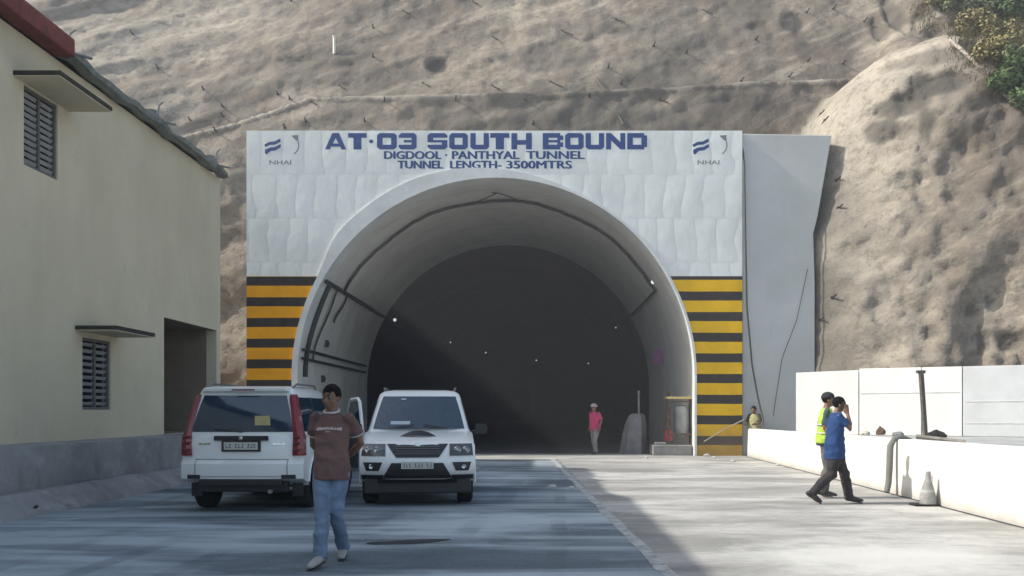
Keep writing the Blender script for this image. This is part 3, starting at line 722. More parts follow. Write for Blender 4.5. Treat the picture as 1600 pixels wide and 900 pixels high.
random.seed(3)
for y, sz in ((15.7, .30), (19.4, .34), (22.9, .38)):       # bent brackets and torn sheet ends at the eave
    bm = B(); x = BX+.2
    quad(bm, (x-.15, y-.6*sz*3, EZ+.14), (x+.14, y+.1, EZ+.02), (x+.12, y+.32, EZ-.05), (x-.05, y+.25, EZ+.30))
    quad(bm, (x-.05, y+.25, EZ+.30), (x-.15, y-.6*sz*3, EZ+.14), (x-.1, y, EZ+.34), (x-.07, y+.15, EZ+.36))
    tube(bm, [(x, y, EZ+.1), (x+.03, y+.05, EZ+.42), (x+.10, y+.08, EZ+.50)], .022, 6)
    tube(bm, [(x, y+.1, EZ+.12), (x+.28, y+.3, EZ+.10)], .025, 6)
    world_child(obj('eave_bracket', bm, GRN), bld)
# added block, unseen behind the eave, that lengthens the building's shadow
bm = B(); box(bm, -20, -12.6, 23.92, 27.9, 0, 10.3); world_child(obj('shadow_block', bm, CREAM), bld)

# plinth wall and sloping kerb on the left
s = NM('dirty_grey_concrete')
c = s.ramp(s.noise(.7, 6, .65), [(.3, (.22, .215, .215)), (.7, (.38, .37, .365))])
c = s.mix(s.ramp(s.noise(1.6, 6, .7, s.map((1, .8, 1.3))), [(.5, 0.), (.72, .7)]), c, (.52, .50, .49)); c = s.mix(s.ramp(s.noise(.9, 5, .7, s.map((1, 1, .4), (0, 0, 0), None, (5, 5, 5))), [(.55, 0.), (.75, .6)]), c, (.09, .085, .085))
s.bump(s.noise(6, 6, .7), .4, .02); DCONC = s.out(c, .9)
def prof_wall(prof, y0, y1, step, wob=0):
    bm = B(); prev = None; y = y0; n = int((y1-y0)/step); first = None
    for k in range(n+1):
        y = y0+(y1-y0)*k/n; cur = [bm.verts.new((x+wob*fbm(y*.7, i*3., 2), y, z+wob*.6*fbm(y*.9, i*5., 4) if z > 0 else z)) for i, (x, z) in enumerate(prof)]
        if prev:
            for i in range(len(prof)-1): bm.faces.new([prev[i], prev[i+1], cur[i+1], cur[i]])
        else: bm.faces.new(cur)
        prev = cur
    bm.faces.new(prev); return bm
tag(obj('plinth_wall', prof_wall([(-7.42, 0), (-7.38, .93), (-7.9, .95), (-7.897, 0)], -8, 23.9, .4, .03), DCONC, smooth=40), 'dirty grey low concrete wall along the foot of the cream building', 'wall')
tag(obj('kerb_barrier', prof_wall([(-6.88, 0), (-6.92, .07), (-7.22, .29), (-7.36, .30), (-7.36, 0)], -8, 23.0, .4, .03), DCONC, smooth=30), 'sloping grey kerb block line at the foot of the low wall', 'kerb')
bm = B(); lathe(bm, [(0, .0), (.05, 0), (.05, .02), (0, .02)], 12, Matrix.Translation((-6.97, 13.3, .11)) @ Matrix.Rotation(R(35), 4, 'Y')); 
tag(obj('drain_hole', bm, DSLAB), 'small round dark drain outlet low in the sloping kerb', 'drain')

# ------------------------------------------------------------------ right barrier, raised fill and panel wall
s = NM('white_barrier_paint')
c = s.ramp(s.noise(.8, 5, .6), [(.3, (.62, .60, .57)), (.7, (.74, .72, .685))]); zz = s.sep()[2]
c = s.mix(s.ramp(s.noise(2.2, 7, .72, s.map((1, 1, .4))), [(.54, 0.), (.64, .35), (.8, .6)]), c, (.50, .48, .45))
c = s.mix(s.ramp(s.math('ADD', zz, s.math('MULTIPLY', s.noise(3, 5, .7), .25)), [(.14, .8), (.34, 0.)]), c, (.38, .36, .33)); s.bump(s.noise(3, 5), .15, .02)
WBAR = s.out(c, .75)
bx = lambda y: 5.86+(y-6.5)*.0335
bm = B(); prev = None
for k in range(60):
    y = 4+(30.5-4)*k/59; x = bx(y); h = lerp_tab([(11, .99), (31, .88)], y)
    cur = [bm.verts.new(p) for p in ((x, y, 0), (x+.02, y, h-.02), (x+.04, y, h), (x+.34, y, h), (x+.36, y, 0))]
    if prev:
        for i in range(4): bm.faces.new([prev[i], prev[i+1], cur[i+1], cur[i]])
    else: bm.faces.new(cur)
    prev = cur
bm.faces.new(prev); tag(obj('barrier', bm, WBAR, smooth=25), 'long low white concrete barrier along the right edge of the apron', 'barrier')
bm = B(); prev = None       # dark drain line along its foot
for k in range(60):
    y = 4+(30.4-4)*k/59; x = bx(y)-.004; w = .05+.03*abs(fbm(y*1.5, 0, 1))
    cur = [bm.verts.new((x-w, y, .006)), bm.verts.new((x, y, .006))]
    if prev: bm.faces.new([prev[0], prev[1], cur[1], cur[0]])
    prev = cur
tag(obj('ground_joint', bm, DKASPH), kind='structure')
FILL = simple('grey_fill', (.34, .35, .35), .9, sc=2, var=.25)
bm = B(); poly = [(bx(4)+.37, 4), (bx(30.5)+.37, 30.5), (bx(30.5)+.37, 31.55), (10.2, 31.55), (26, 26), (26, 4)]
prism(bm, poly, lambda x, y: Vector((x, y, 0)), lambda x, y: Vector((x, y, .74)))
tag(obj('raised_ground', bm, FILL), kind='structure')
# panel wall behind
pa, pb = Vector((7.79, 29.0, 0)), Vector((13.0, 25.75, 0)); dr = (pb-pa).normalized(); nr = Vector((dr.y, -dr.x, 0))
WP = [simple('white_wall_panel', (.68, .67, .65), .7, var=.07, sc=1.2), simple('greyer_wall_panel', (.52, .53, .54), .7, var=.1, sc=1.2)]
pw = empty('panel_wall', pa, 0, 'tall white panelled wall standing behind the low barrier at the right', 'wall')
def along(px):           # distance along the wall for a picture column
    t = (px-840)/1500; return (t*pa.y-pa.x)/(dr.x-t*dr.y)
cuts = [(1243, 1342, 0), (1342, 1440, 0), (1440, 1504, 0), (1504, 1640, 1), (1640, 1900, 0), (1900, 2300, 1)]
for (a, b, m), h in zip(cuts, (2.64, 2.68, 2.68, 2.68, 2.68, 2.68)):
    u0, u1 = along(a)+.012, along(b)-.012
    bm = B(); bt = .745
    prism(bm, [(u0, bt), (u1, bt), (u1, h), (u0, h+(-.04 if a == 1243 else 0))], lambda u, z: dr*u+Vector((0, 0, z)), lambda u, z: dr*u-nr*.25+Vector((0, 0, z)))
    obj('wall_panel', bm, WP[m], pw, bevel=.015)
bm = B()   # formwork rail lines on the panels
for a, b, z in ((1345, 1500, 1.95), (1508, 1630, 1.7), (1508, 1630, 1.1)):
    u0, u1 = along(a), along(b); prism(bm, [(u0, z), (u1, z+.01), (u1, z+.035), (u0, z+.025)], lambda u, z: dr*u+nr*.012+Vector((0, 0, z)), lambda u, z: dr*u+nr*.003+Vector((0, 0, z)))
obj('panel_joint', bm, simple('joint_grey', (.6, .6, .6), .8), pw)
# leaning dark post, board and rags behind the barrier
WOOD = simple('dark_weathered_wood', (.10, .09, .08), .8, var=.4, sc=12)
q = P(1446, 684, 22.5); t = P(1439, 580, 22.5); bm = B(); tube(bm, [tuple(q), tuple(t)], .065, 6); box(bm, t.x-.10, t.x+.09, t.y-.05, t.y+.05, t.z-.05, t.z+.02)
tag(obj('timber_post', bm, WOOD), 'dark upright timber post standing behind the white barrier', 'post')
bm = B(); a, b = P(1432, 682, 21.5), P(1508, 691, 21.0); tube(bm, [tuple(a), tuple(b)], .055, 5)
tag(obj('plank', bm, simple('grey_plank', (.22, .20, .18), .8, var=.3)), 'weathered plank lying on the barrier top at the foot of the post', 'plank')
def lump(name, c, rx, ry, rz, mat, label, cat, seed=0, n=18):
    bm = B(); bmesh.ops.create_icosphere(bm, subdivisions=3, radius=1)
    for v in bm.verts:
        k = 1+.28*fbm(v.co.x*1.5+seed, v.co.y*1.5, v.co.z*1.5+seed, 3)*2
        v.co = Vector((v.co.x*rx*k, v.co.y*ry*k, max(-.35, v.co.z)*rz*k))
    o = obj(name, bm, mat, smooth=180); o.location = c; return tag(o, label, cat)
BLK = simple('black_cloth', (.025, .024, .023), .9, var=.4)
c = P(1464, 682, 21.9); lump('bundle', (c.x, c.y, c.z), .22, .2, .13, BLK, 'rounded dark bundle lying beside the timber post', 'bundle', 3)
c = P(1376, 676, 20.2); lump('rag', (c.x, c.y, .99), .09, .09, .11, simple('brown_rag', (.12, .08, .06), .9, var=.4), 'dark brown rag on top of the white barrier', 'rag', 8)
c = P(1352, 678, 20.2); lump('sack', (c.x, c.y, .97), .09, .09, .06, simple('cement_sack', (.50, .45, .38), .9, var=.2), 'pale tan sack on top of the white barrier', 'sack', 5)
c = P(1404, 678, 20.0); lump('glove', (c.x, c.y, .95), .12, .1, .07, simple('grey_cloth', (.20, .20, .20), .9, var=.3), 'small grey cloth heap on top of the white barrier', 'cloth', 11)
pts = [vv_ for vv_ in (Vector((bx(16.6)+.30, 16.7, .94)), Vector((bx(16.6)+.12, 16.65, 1.00)), Vector((bx(16.6)-.03, 16.6, .97)), Vector((bx(16.6)-.10, 16.6, .84)), Vector((bx(16.6)-.12, 16.58, .5)), Vector((bx(16.6)-.15, 16.55, .2)), Vector((bx(16.6)-.20, 16.5, .05)))]
bm = B(); tube(bm, [tuple(p) for p in pts], [.035, .04, .05, .06, .06, .055, .05], 10)
tag(obj('hose', bm, simple('grey_hose', (.17, .175, .165), .8), smooth=60), 'thick grey hose hanging over the white barrier behind the two walking men', 'hose')
# grey cone against the barrier
cy = 642+0; Yc = 14.55; cn = Vector((bx(Yc)-.17, Yc, 0)); Yc = EYE*1500/(790-642); cn = Vector((bx(Yc)-.16, Yc, 0))
t = empty('traffic_cone', cn, 0, 'cement-grey cone standing on a dark base at the foot of the white barrier', 'cone')
CONE = simple('cement_covered_plastic', (.27, .27, .265), .85, var=.35, sc=9)
bm = B(); lathe(bm, [(.125, .03), (.115, .16), (.085, .28), (.045, .40), (.03, .52), (0, .525)], 20, Matrix.Rotation(R(-90), 4, 'Y')); obj('cone_body', bm, CONE, t, smooth=50)
bm = B(); box(bm, -.24, .14, -.15, .15, .001, .03); obj('base', bm, BLK, t, bevel=.01)
bm = B(); lathe(bm, [(.094, .245), (.104, .205)], 20, Matrix.Rotation(R(-90), 4, 'Y')); obj('pale_band', bm, simple('pale_band', (.38, .38, .37), .8), t)

# ------------------------------------------------------------------ equipment at the right foot of the mouth
BLOCK = simple('rough_concrete_block', (.24, .235, .225), .9, var=.25, sc=4)
def lx_(px, Y): return (px-840)*Y/1500
bm = B(); box(bm, lx_(1018, 31.6), lx_(1078, 31.6), 31.2, 32.2, 0, .34); box(bm, lx_(1022, 31.6), lx_(1040, 31.6), 31.35, 32.0, .34, .42)
tag(obj('concrete_block', bm, BLOCK, bevel=.03), 'low rough grey concrete block at the right foot of the tunnel mouth', 'block')
mc = empty('site_pump', (lx_(1060, 31.7), 31.7, .34), 0, 'framed site machine with grey tank and yellow top bar beside the striped panel', 'machine')
RUST = simple('rusty_brown_metal', (.13, .085, .065), .8, .2, var=.4); TANK = simple('dusty_grey_tank', (.33, .33, .32), .6, .3, var=.3, sc=3)
bm = B()
for x in (-.38, .42):
    for y in (-.25, .25): tube(bm, [(x, y, 0), (x, y, 1.5)], .03, 6)
for z in (.35, 1.42):
    tube(bm, [(-.38, -.25, z), (.42, -.25, z)], .025, 6); tube(bm, [(-.38, .25, z), (.42, .25, z)], .025, 6)
tube(bm, [(-.38, -.25, 0), (.42, -.25, .35)], .02, 6); obj('frame', bm, RUST, mc)
bm = B(); lathe(bm, [(0, .25), (.2, .27), (.25, .36), (.25, 1.15), (.2, 1.27), (0, 1.3)], 20, Matrix.Translation((.10, 0, 0)) @ Matrix.Rotation(R(-90), 4, 'Y')); obj('tank', bm, TANK, mc, smooth=40)
bm = B(); box(bm, -.42, .46, -.29, .29, 1.50, 1.58); obj('top_bar', bm, simple('cream_yellow_paint', (.62, .47, .20), .6, var=.25), mc, bevel=.01)
bm = B(); box(bm, -.46, -.22, -.22, .2, .12, .48); box(bm, -.42, -.3, -.24, -.22, .2, .36); obj('red_box', bm, simple('faded_red_paint', (.36, .05, .05), .6, var=.3), mc, bevel=.02)
bm = B(); box(bm, -.42, -.28, -.2, .1, .6, 1.25); tube(bm, [(-.35, -.05, 1.25), (-.35, -.05, 1.75)], .03, 6); lathe(bm, [(0, 0), (.07, 0), (.07, .16), (0, .16)], 10, Matrix.Translation((-.35, -.05, 1.62)) @ Matrix.Rotation(R(-90), 4, 'Y')); obj('motor', bm, RUST, mc, bevel=.01)
bm = B(); tube(bm, [(.36, -.2, .3), (.5, -.35, .8), (.52, -.3, 1.3)], .035, 6); obj('hose', bm, CABLE, mc, smooth=60)
# slanting pole
a, b = P(1100, 690, 30.6), P(1164, 655, 30.4); bm = B(); tube(bm, [tuple(a), tuple((a+b)/2+Vector((0, 0, .04))), tuple(b)], .02, 6)
tag(obj('pole', bm, simple('dusty_pole', (.30, .27, .2), .8), smooth=50), 'thin slanting pole leaning across the dirty lower stripes', 'pole')
# tarpaulin covered stack inside the mouth
bm = B(); N = 28; rings = []
for j in range(15):
    t_ = j/14; z = 1.36*math.sin(min(1, t_*1.05)*math.pi/2)**.9; k = math.cos(t_*math.pi/2)**.33*(1-.25*t_); ring = []
    for i in range(N):
        a = 2*math.pi*i/N; f = 1+.13*math.sin(a*5+t_*2)+.08*math.sin(a*11+1); ring.append(bm.verts.new((.40*k*f*math.cos(a)+.12*t_, .45*k*f*math.sin(a), z)))
    rings.append(ring)
for a, b in zip(rings, rings[1:]):
    for i in range(N): bm.faces.new([a[i], a[(i+1) % N], b[(i+1) % N], b[i]])
bm.faces.new(rings[-1]); o = obj('covered_stack', bm, simple('dusty_tarpaulin', (.20, .19, .20), .85, var=.2, sc=3), smooth=70); o.location = (lx_(990, 32.8), 32.8, 0)
tag(o, 'tall stack covered by a dusty grey tarpaulin just inside the tunnel', 'covered stack')
q = P(998, 640, 33.6); bm = B(); tube(bm, [(q.x, q.y, 0), (q.x, q.y, 2.1)], .035, 6); lathe(bm, [(0, 0), (.12, 0), (.12, .03), (0, .03)], 10, Matrix.Translation((q.x, q.y, .005)) @ Matrix.Rotation(R(-90), 4, 'Y')); lathe(bm, [(.05, 0), (.05, .1), (0, .12)], 8, Matrix.Translation((q.x, q.y, 2.05)) @ Matrix.Rotation(R(-90), 4, 'Y'))
tag(obj('pole', bm, STEEL), 'thin upright pole behind the tarpaulin-covered stack', 'pole')
# small rubble near the barrier end
random.seed(5)
STONE = simple('pale_stone', (.42, .41, .39), .9)
for i, (px, py, r) in enumerate(((1105, 713, .08), (1116, 716, .05), (1010, 716, .05), (1215, 728, .05), (745, 733, .05), (863, 762, .06), (893, 764, .05), (1145, 722, .06), (585, 762, .04))):
    Y = EYE*1500/(py-642); lump('stone', (lx_(px, Y), Y, r*.3), r*1.3, r, r*.8, STONE, 'small pale stone lying loose on the dusty ground', 'stone', i*3)['group'] = 'loose stones on the ground'

# ------------------------------------------------------------------ vegetation at the top right
def leaf_mat(name, c):
    s = NM(name); g = s.n.new('ShaderNodeNewGeometry'); n = s.noise(1.1, 3)
    lo = tuple(v*.55 for v in c); hi = tuple(v*1.5 for v in c)
    r = s.n.new('ShaderNodeObjectInfo'); rnd = s.math('ADD', s.math('MULTIPLY', g.outputs['Random Per Island'], .6), s.math('MULTIPLY', n, .4))
    return s.out(s.ramp(rnd, [(.15, lo), (.8, hi)]), .7, spec=.2)
GREEN = leaf_mat('shrub_leaves', (.075, .115, .045)); DRYG = leaf_mat('dry_leaves', (.21, .185, .085)); PALE = leaf_mat('pale_leaves', (.18, .21, .11))
TWIG = simple('twig_bark', (.09, .07, .05), .9)
def bush(px, py, r, n, mat, label, seed):
    q = on_hill(px, py); random.seed(seed)
    t = empty('shrub', q, 0, label, 'shrub', 'shrubs on the upper slope')
    bm = B(); cl = [(Vector((random.uniform(-1, 1), random.uniform(-.9, .1), random.uniform(-.4, .9)))*r*.62, r*random.uniform(.25, .5)) for _ in range(11)]
    for k in range(n):
        c0, cr = random.choice(cl); d = Vector((random.gauss(0, 1), random.gauss(0, 1), random.gauss(0, 1))).normalized()
        p = c0+d*cr*random.uniform(.5, 1.05)+Vector((0, -.15, 0)); s_ = random.uniform(.05, .11)*(1 if r < 1.2 else 1.2)
        a = Vector((random.gauss(0, 1), random.gauss(0, 1), random.gauss(0, .6))).normalized(); b = a.cross(d if abs(a.dot(d)) < .95 else Vector((0, 0, 1))).normalized()
        bm.faces.new([bm.verts.new(p-a*s_), bm.verts.new(p+b*s_*.45), bm.verts.new(p+a*s_), bm.verts.new(p-b*s_*.45)])
    obj('foliage', bm, mat, t)
    bm = B()
    for c0, cr in cl: tube(bm, [(0, .2, -.3*r), tuple(c0*.5+Vector((.05, 0, 0))), tuple(c0)], [.04, .025, .012], 5)
    obj('stem', bm, TWIG, t)
BU = [(1590, 12, 1.5, 3200, GREEN, 'dark green bush at the very top right corner'), (1535, 10, 1.1, 2200, PALE, 'yellow-green bush at the top edge left of the dark corner bush'), (1490, 8, .7, 1100, PALE, 'pale bush at the top edge, second shrub from the left'),
      (1455, 6, .5, 600, DRYG, 'sparse dry shrub at the top edge, furthest left of the shrubs'),
      (1515, 45, .8, 1400, DRYG, 'brown dry bush above the upper end of the pipe'), (1562, 62, 1.0, 2000, DRYG, 'dry yellowish bush under the dark corner bush'), (1598, 80, .9, 1600, DRYG, 'dry bush at the right edge below the corner bush'),
      (1540, 88, .55, 900, DRYG, 'low brown scrub just above the pipe'), (1588, 118, .85, 2200, GREEN, 'green bush at the right edge above the pipe'), (1560, 132, .6, 1300, GREEN, 'small green bush touching the pipe'),
      (1603, 158, .75, 1700, GREEN, 'lowest dark green bush at the right edge by the pipe'), (1580, 92, .45, 700, PALE, 'bright pale green shrub between dry and green bushes'), 0]
for k, b_ in enumerate(BU[:-1]): bush(*b_, 20+k)
random.seed(9); bm = B()
q = on_hill(1500, 60)
for k in range(9000):
    px = random.uniform(1405, 1625); py = random.uniform(-25, 150)
    edge = lerp_tab([(1405, 8), (1440, 60), (1480, 80), (1520, 110), (1600, 175)], px)
    if py > edge-6 or fbm(px*.03, py*.04, 3, 3) < -.12+(.25 if px < 1480 else 0): continue
    Yq = None
    q = on_hill(px, py) if k % 8 == 0 else q+Vector((random.uniform(-.25, .25), random.uniform(-.02, .02), random.uniform(-.15, .15)))
    L = random.uniform(.12, .34); lean = Vector((random.uniform(-.3, .3), -random.uniform(.2, .8), random.uniform(-.2, 1))).normalized(); sd = Vector((1, .2, 0))*random.uniform(.010, .02)
    bm.faces.new([bm.verts.new(q-sd), bm.verts.new(q+sd), bm.verts.new(q+lean*L)])
tag(obj('dry_grass', bm, leaf_mat('grass_blades', (.20, .17, .085))), 'dry grass covering the upper right slope', 'grass', kind='stuff')
# ------------------------------------------------------------------ white off-road cars
s = NM('white_car_paint'); n = s.noise(3, 5, .6)
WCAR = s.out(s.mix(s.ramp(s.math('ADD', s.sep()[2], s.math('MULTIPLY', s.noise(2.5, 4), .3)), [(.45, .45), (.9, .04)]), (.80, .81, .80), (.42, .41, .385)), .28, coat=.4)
GLASS = simple('sky_blue_car_glass', (.012, .034, .062), .05, bump=0, spec=.9); BLKP = simple('black_car_plastic', (.016, .016, .017), .5, bump=.05)  # blue of the reflected sky put into the glass base colour
GREYP = simple('grey_car_plastic', (.12, .125, .13), .5); TYRE = simple('tyre_rubber', (.022, .022, .022), .85, var=.3)
ALLOY = simple('alloy_wheel', (.30, .30, .31), .35, .7); REDL = simple('red_tail_lens', (.20, .006, .014), .18, bump=0, coat=.5); REDD = simple('dark_red_lens', (.13, .008, .01), .2, bump=0, coat=.5)
CHROME = simple('chrome', (.55, .56, .57), .15, 1, bump=0); HEADG = simple('headlight_glass', (.05, .055, .055), .08, bump=0, coat=.6)
PLATE = simple('number_plate_white', (.50, .50, .46), .5, bump=0); CHARS = simple('plate_characters', (.03, .03, .03), .5, bump=0)
STK = simple('windscreen_sticker', (.45, .50, .55), .6, bump=0); STKY = simple('yellow_rear_sticker', (.42, .36, .16), .6, bump=0); UNDER = simple('underbody_black', (.010, .010, .010), .9)
K = .965
FRONT = [(.42, 2.02), (.50, 2.15), (.58, 2.19), (.72, 2.20), (.80, 2.17), (.90, 2.12), (.98, 2.02), (1.02, 1.92), (1.10, 1.35), (1.16, .98)]     # (z, y)
REAR = [(.46, -2.10), (.50, -2.20), (.72, -2.21), (.78, -2.14), (1.02, -2.15), (1.14, -2.12)]
def curv(x): return 1-.075*(abs(x)/.9)**3
def fy(z, x): return lerp_tab(FRONT, z)*curv(x)
def ry(z, x): return lerp_tab(REAR, z)*(1-.045*(abs(x)/.9)**3.5)
GH = [(1.08, -2.08, 1.02, .870), (1.17, -2.09, .96, .862), (1.45, -2.03, .62, .80), (1.70, -1.95, .33, .735), (1.80, -1.90, .20, .70), (1.855, -1.80, .04, .63), (1.875, -1.5, -.2, .50)]   # z, y0, y1, hw
def gh(z):
    a = [lerp_tab([(g[0], g[k]) for g in GH], z) for k in (1, 2, 3)]; return a
def ring_pts(y0, y1, hw, z, r, n=4):
    pts = []
    for cx_, cy_, a0 in ((hw-r, y1-r, 0), (-hw+r, y1-r, 90), (-hw+r, y0+r, 180), (hw-r, y0+r, 270)):
        for k in range(n+1):
            a = R(a0+90*k/n); x = cx_+r*math.cos(a); y = cy_+r*math.sin(a)
            pts.append((x, y, z))
    for k, (x, y, z_) in enumerate(pts):      # bowed windscreen
        if y > (y0+y1)/2: pts[k] = (x, y-.10*(abs(x)/hw)**2, z_)
        pts[k] = pts[k]
    return pts
def patch(bm, f, us, vs, th=.012, mi=0):
    """grid patch on f(u, v) -> point, thickened outwards by offset vector f2"""
    g = [[bm.verts.new(f(u, v)) for u in us] for v in vs]
    for j in range(len(vs)-1):
        for i in range(len(us)-1): bm.faces.new([g[j][i], g[j][i+1], g[j+1][i+1], g[j+1][i]]).material_index = mi
def lin(a, b, n): return [a+(b-a)*k/n for k in range(n+1)]
def ftrap(bm, zb, zt, xb0, xb1, xt0, xt1, off=.012, end='f', n=8, m=4, mi=0):
    def f(u, v):
        z = zb+(zt-zb)*v; x = (xb0+(xt0-xb0)*v)*(1-u)+(xb1+(xt1-xb1)*v)*u
        y = fy(z, x)+off if end == 'f' else ry(z, x)-off
        return (x, y, z)
    patch(bm, f, lin(0, 1, n), lin(0, 1, m), mi=mi)
    # rim walls so that it has thickness
    per = [(u, 0) for u in lin(0, 1, n)]+[(1, v) for v in lin(0, 1, m)]+[(u, 1) for u in lin(1, 0, n)]+[(0, v) for v in lin(1, 0, m)]
    for (a, b), (c_, d) in zip(per, per[1:]):
        p, q = f(a, b), f(c_, d)
        if (Vector(p)-Vector(q)).length < 1e-5: continue
        sg = -1 if end == 'f' else 1
        bm.faces.new([bm.verts.new(t) for t in (p, q, (q[0], q[1]+sg*.035, q[2]), (p[0], p[1]+sg*.035, p[2]))]).material_index = mi
def make_car(label, loc, rz, open_door=False):
    t = empty('parked_car', loc, rz, label, 'car', 'white cars parked in front of the tunnel'); t.scale = (K, K, K)
    # lower body
    out = [(y, z) for z, y in REAR]
    hood = [(y, z) for z, y in FRONT][::-1]
    WR = .43
    def arch(yc):
        return [(yc+WR*math.cos(R(a)), .38+WR*math.sin(R(a))) for a in (0, 20, 45, 70, 90, 110, 135, 160, 180)]
    poly = out+hood+[(1.35+WR+.02, .40)]+arch(1.35)+[(1.35-WR, .36), (-1.33+WR, .36)]+arch(-1.33)+[(-1.33-WR-.02, .42)]
    bm = B(); rings = []
    for x in (-.905, -.895, -.86, -.80, -.6, -.3, 0, .3, .6, .80, .86, .895, .905):
        ring = []
        for (y, z) in poly:
            yy = y*(1-.075*(abs(x)/.9)**3) if y > 1.85 else (y*(1-.045*(abs(x)/.9)**3.5) if y < -1.85 else y)
            zz = z
            if z > 1.0: zz = z-(.05 if abs(x) > .9 else (.022 if abs(x) > .89 else (.006 if abs(x) > .85 else 0)))
            if 1.0 < y and z > .95: zz += .025*(1-(abs(x)/.9)**2)-.012
            ring.append(bm.verts.new((x, yy, zz)))
        rings.append(ring)
    n = len(poly)
    for a, b in zip(rings, rings[1:]):
        for i in range(n): bm.faces.new([a[i], a[(i+1) % n], b[(i+1) % n], b[i]])
    bm.faces.new(rings[0]); bm.faces.new(rings[-1][::-1])
    body = obj('body', bm, WCAR, t, smooth=32)
    # cabin
    bm = B(); rings = []
    for z, y0, y1, hw in GH: rings.append([bm.verts.new(p) for p in ring_pts(y0, y1, hw, z, .10)])
    for a, b in zip(rings, rings[1:]):
        m = len(a)
        for i in range(m): bm.faces.new([a[i], a[(i+1) % m], b[(i+1) % m], b[i]])
    bm.faces.new(rings[-1]); obj('cabin', bm, WCAR, t, smooth=40)
    # windscreen and rear glass
    def fw(u, v, m=.085, o=.006, z0=1.20, z1=1.755):
        z = z0+(z1-z0)*v; y0, y1, hw = gh(z); x = (hw-m)*(2*u-1); return (x, y1-.10*(abs(x)/hw)**2+o, z+o*.6)
    bm = B(); patch(bm, fw, lin(0, 1, 10), lin(0, 1, 4)); w = obj('windscreen', bm, GLASS, t, smooth=180)
    bm = B(); patch(bm, lambda u, v: fw(.60+.22*u, .12+.10*v, o=.010), lin(0, 1, 2), [0, 1]); patch(bm, lambda u, v: fw(.68+.06*u, .88+.05*v, o=.010), [0, 1], [0, 1]); obj('sticker', bm, STK, w)
    for sx in (-1, 1):
        bm = B(); tube(bm, [fw(.5+sx*.3, .0, o=.02), fw(.5+sx*.05, .10, o=.03)], .009, 5); obj('wiper', bm, BLKP, w)
    def rw(u, v, m=.05, o=.006, z0=1.19, z1=1.735):
        z = z0+(z1-z0)*v; y0, y1, hw = gh(z); return ((hw-m-.055)*(2*u-1), y0-o, z)
    bm = B(); patch(bm, rw, lin(0, 1, 8), lin(0, 1, 4)); w = obj('rear_window', bm, GLASS, t, smooth=180)
    bm = B(); patch(bm, lambda u, v: rw(.62+.16*u, .18+.26*v, o=.011), [0, 1], [0, 1]); obj('sticker', bm, STKY, w)
    bm = B(); tube(bm, [rw(.5, .0, o=.02), rw(.22, .08, o=.02)], .010, 5); obj('wiper', bm, BLKP, w)
    # side glass with black pillars
    for sx in (-1, 1):
        def sg(y, z, o=.006):
            y0, y1, hw = gh(z); return (sx*(hw+o), y, z)
        for y0_, y1_ in ((-1.86, -1.02), (-.96, -.12), (-.06, .72)):
            bm = B()
            def f(u, v):
                z = 1.19+.52*v; a = y0_+(.03*v if y0_ > -1.8 else .08*v); b = y1_ if y1_ < .5 else y1_+.10-.62*v
                return sg(a+(b-a)*u, z)
            patch(bm, f, lin(0, 1, 3), lin(0, 1, 4)); obj('side_window', bm, GLASS, t, smooth=180)
        bm = B()
        for yy in (-.99, -.09): patch(bm, lambda u, v: sg(yy-.028+.056*u, 1.18+.54*v, .009), [0, 1], lin(0, 1, 4))
        obj('pillar_trim', bm, BLKP, t)
        # door lines, cladding, handles, roof rail
        bm = B()
        for yy in (.88, -.09, -.93): box(bm, sx*.9055-.002, sx*.9055+.002, yy-.006, yy+.006, .48, 1.06)
        obj('door_gap', bm, BLKP, t)
        bm = B(); box(bm, sx*.905, sx*.935, -.86, .88, .40, .54); box(bm, sx*.905, sx*.925, -.86, .88, .66, .74); obj('side_cladding', bm, GREYP, t, bevel=.01)
        for yy in (-.80, .06): bm = B(); box(bm, sx*.905, sx*.935, yy, yy+.16, .955, .985); obj('door_handle', bm, BLKP, t, bevel=.006)
        bm = B(); tube(bm, [(sx*.63, -1.62, 1.86), (sx*.64, -1.45, 1.915), (sx*.64, -.3, 1.915), (sx*.62, -.1, 1.86)], .018, 6); obj('roof_rail', bm, GREYP, t, smooth=50)
        # mirror
        bm = B(); tube(bm, [(sx*.86, .70, 1.14), (sx*.98, .70, 1.17)], .022, 6)
        prism(bm, [(.95, 1.10), (.97, 1.28), (1.14, 1.28), (1.17, 1.22), (1.15, 1.11)], lambda x, z: Vector((sx*x, .62, z)), lambda x, z: Vector((sx*x, .76, z))); m_ = obj('mirror', bm, BLKP, t, bevel=.015)
        bm = B(); box(bm, min(sx*.97, sx*1.13), max(sx*.97, sx*1.13), .614, .6175, 1.125, 1.265); obj('mirror_glass', bm, GLASS, m_)
        # wheels
        for yc in (1.35, -1.33):
            w = bpy.data.objects.new('wheel', None); COL.objects.link(w); w.parent = t; w.location = (sx*.76, yc, .375); w.empty_display_size = .1
            bm = B(); lathe(bm, [(.22, -.11), (.33, -.125), (.365, -.10), (.375, -.05), (.375, .05), (.365, .10), (.33, .125), (.22, .11)], 36); obj('tyre', bm, TYRE, w, smooth=35)
            bm = B(); lathe(bm, [(.225, -.11), (.225, sx*.05+.0), (.06, sx*.06), (0, sx*.065)] if sx < 0 else [(.225, .11), (.225, .05), (.06, .06), (0, .065)], 24)
            for k in range(5):
                M = Matrix.Rotation(R(72*k), 4, 'X'); box(bm, sx*.075-.02, sx*.075+.02, -.035, .035, .03, .222, M)
            obj('rim', bm, ALLOY, w, smooth=35)
        # wheel arch lips
        for yc in (1.35, -1.33):
            bm = B(); tube(bm, [(sx*.905, yc+(WR+.012)*math.cos(R(a)), .38+(WR+.012)*math.sin(R(a))) for a in range(-3, 184, 11)], .022, 6); obj('wheel_arch', bm, GREYP if 0 else WCAR, t, smooth=60)
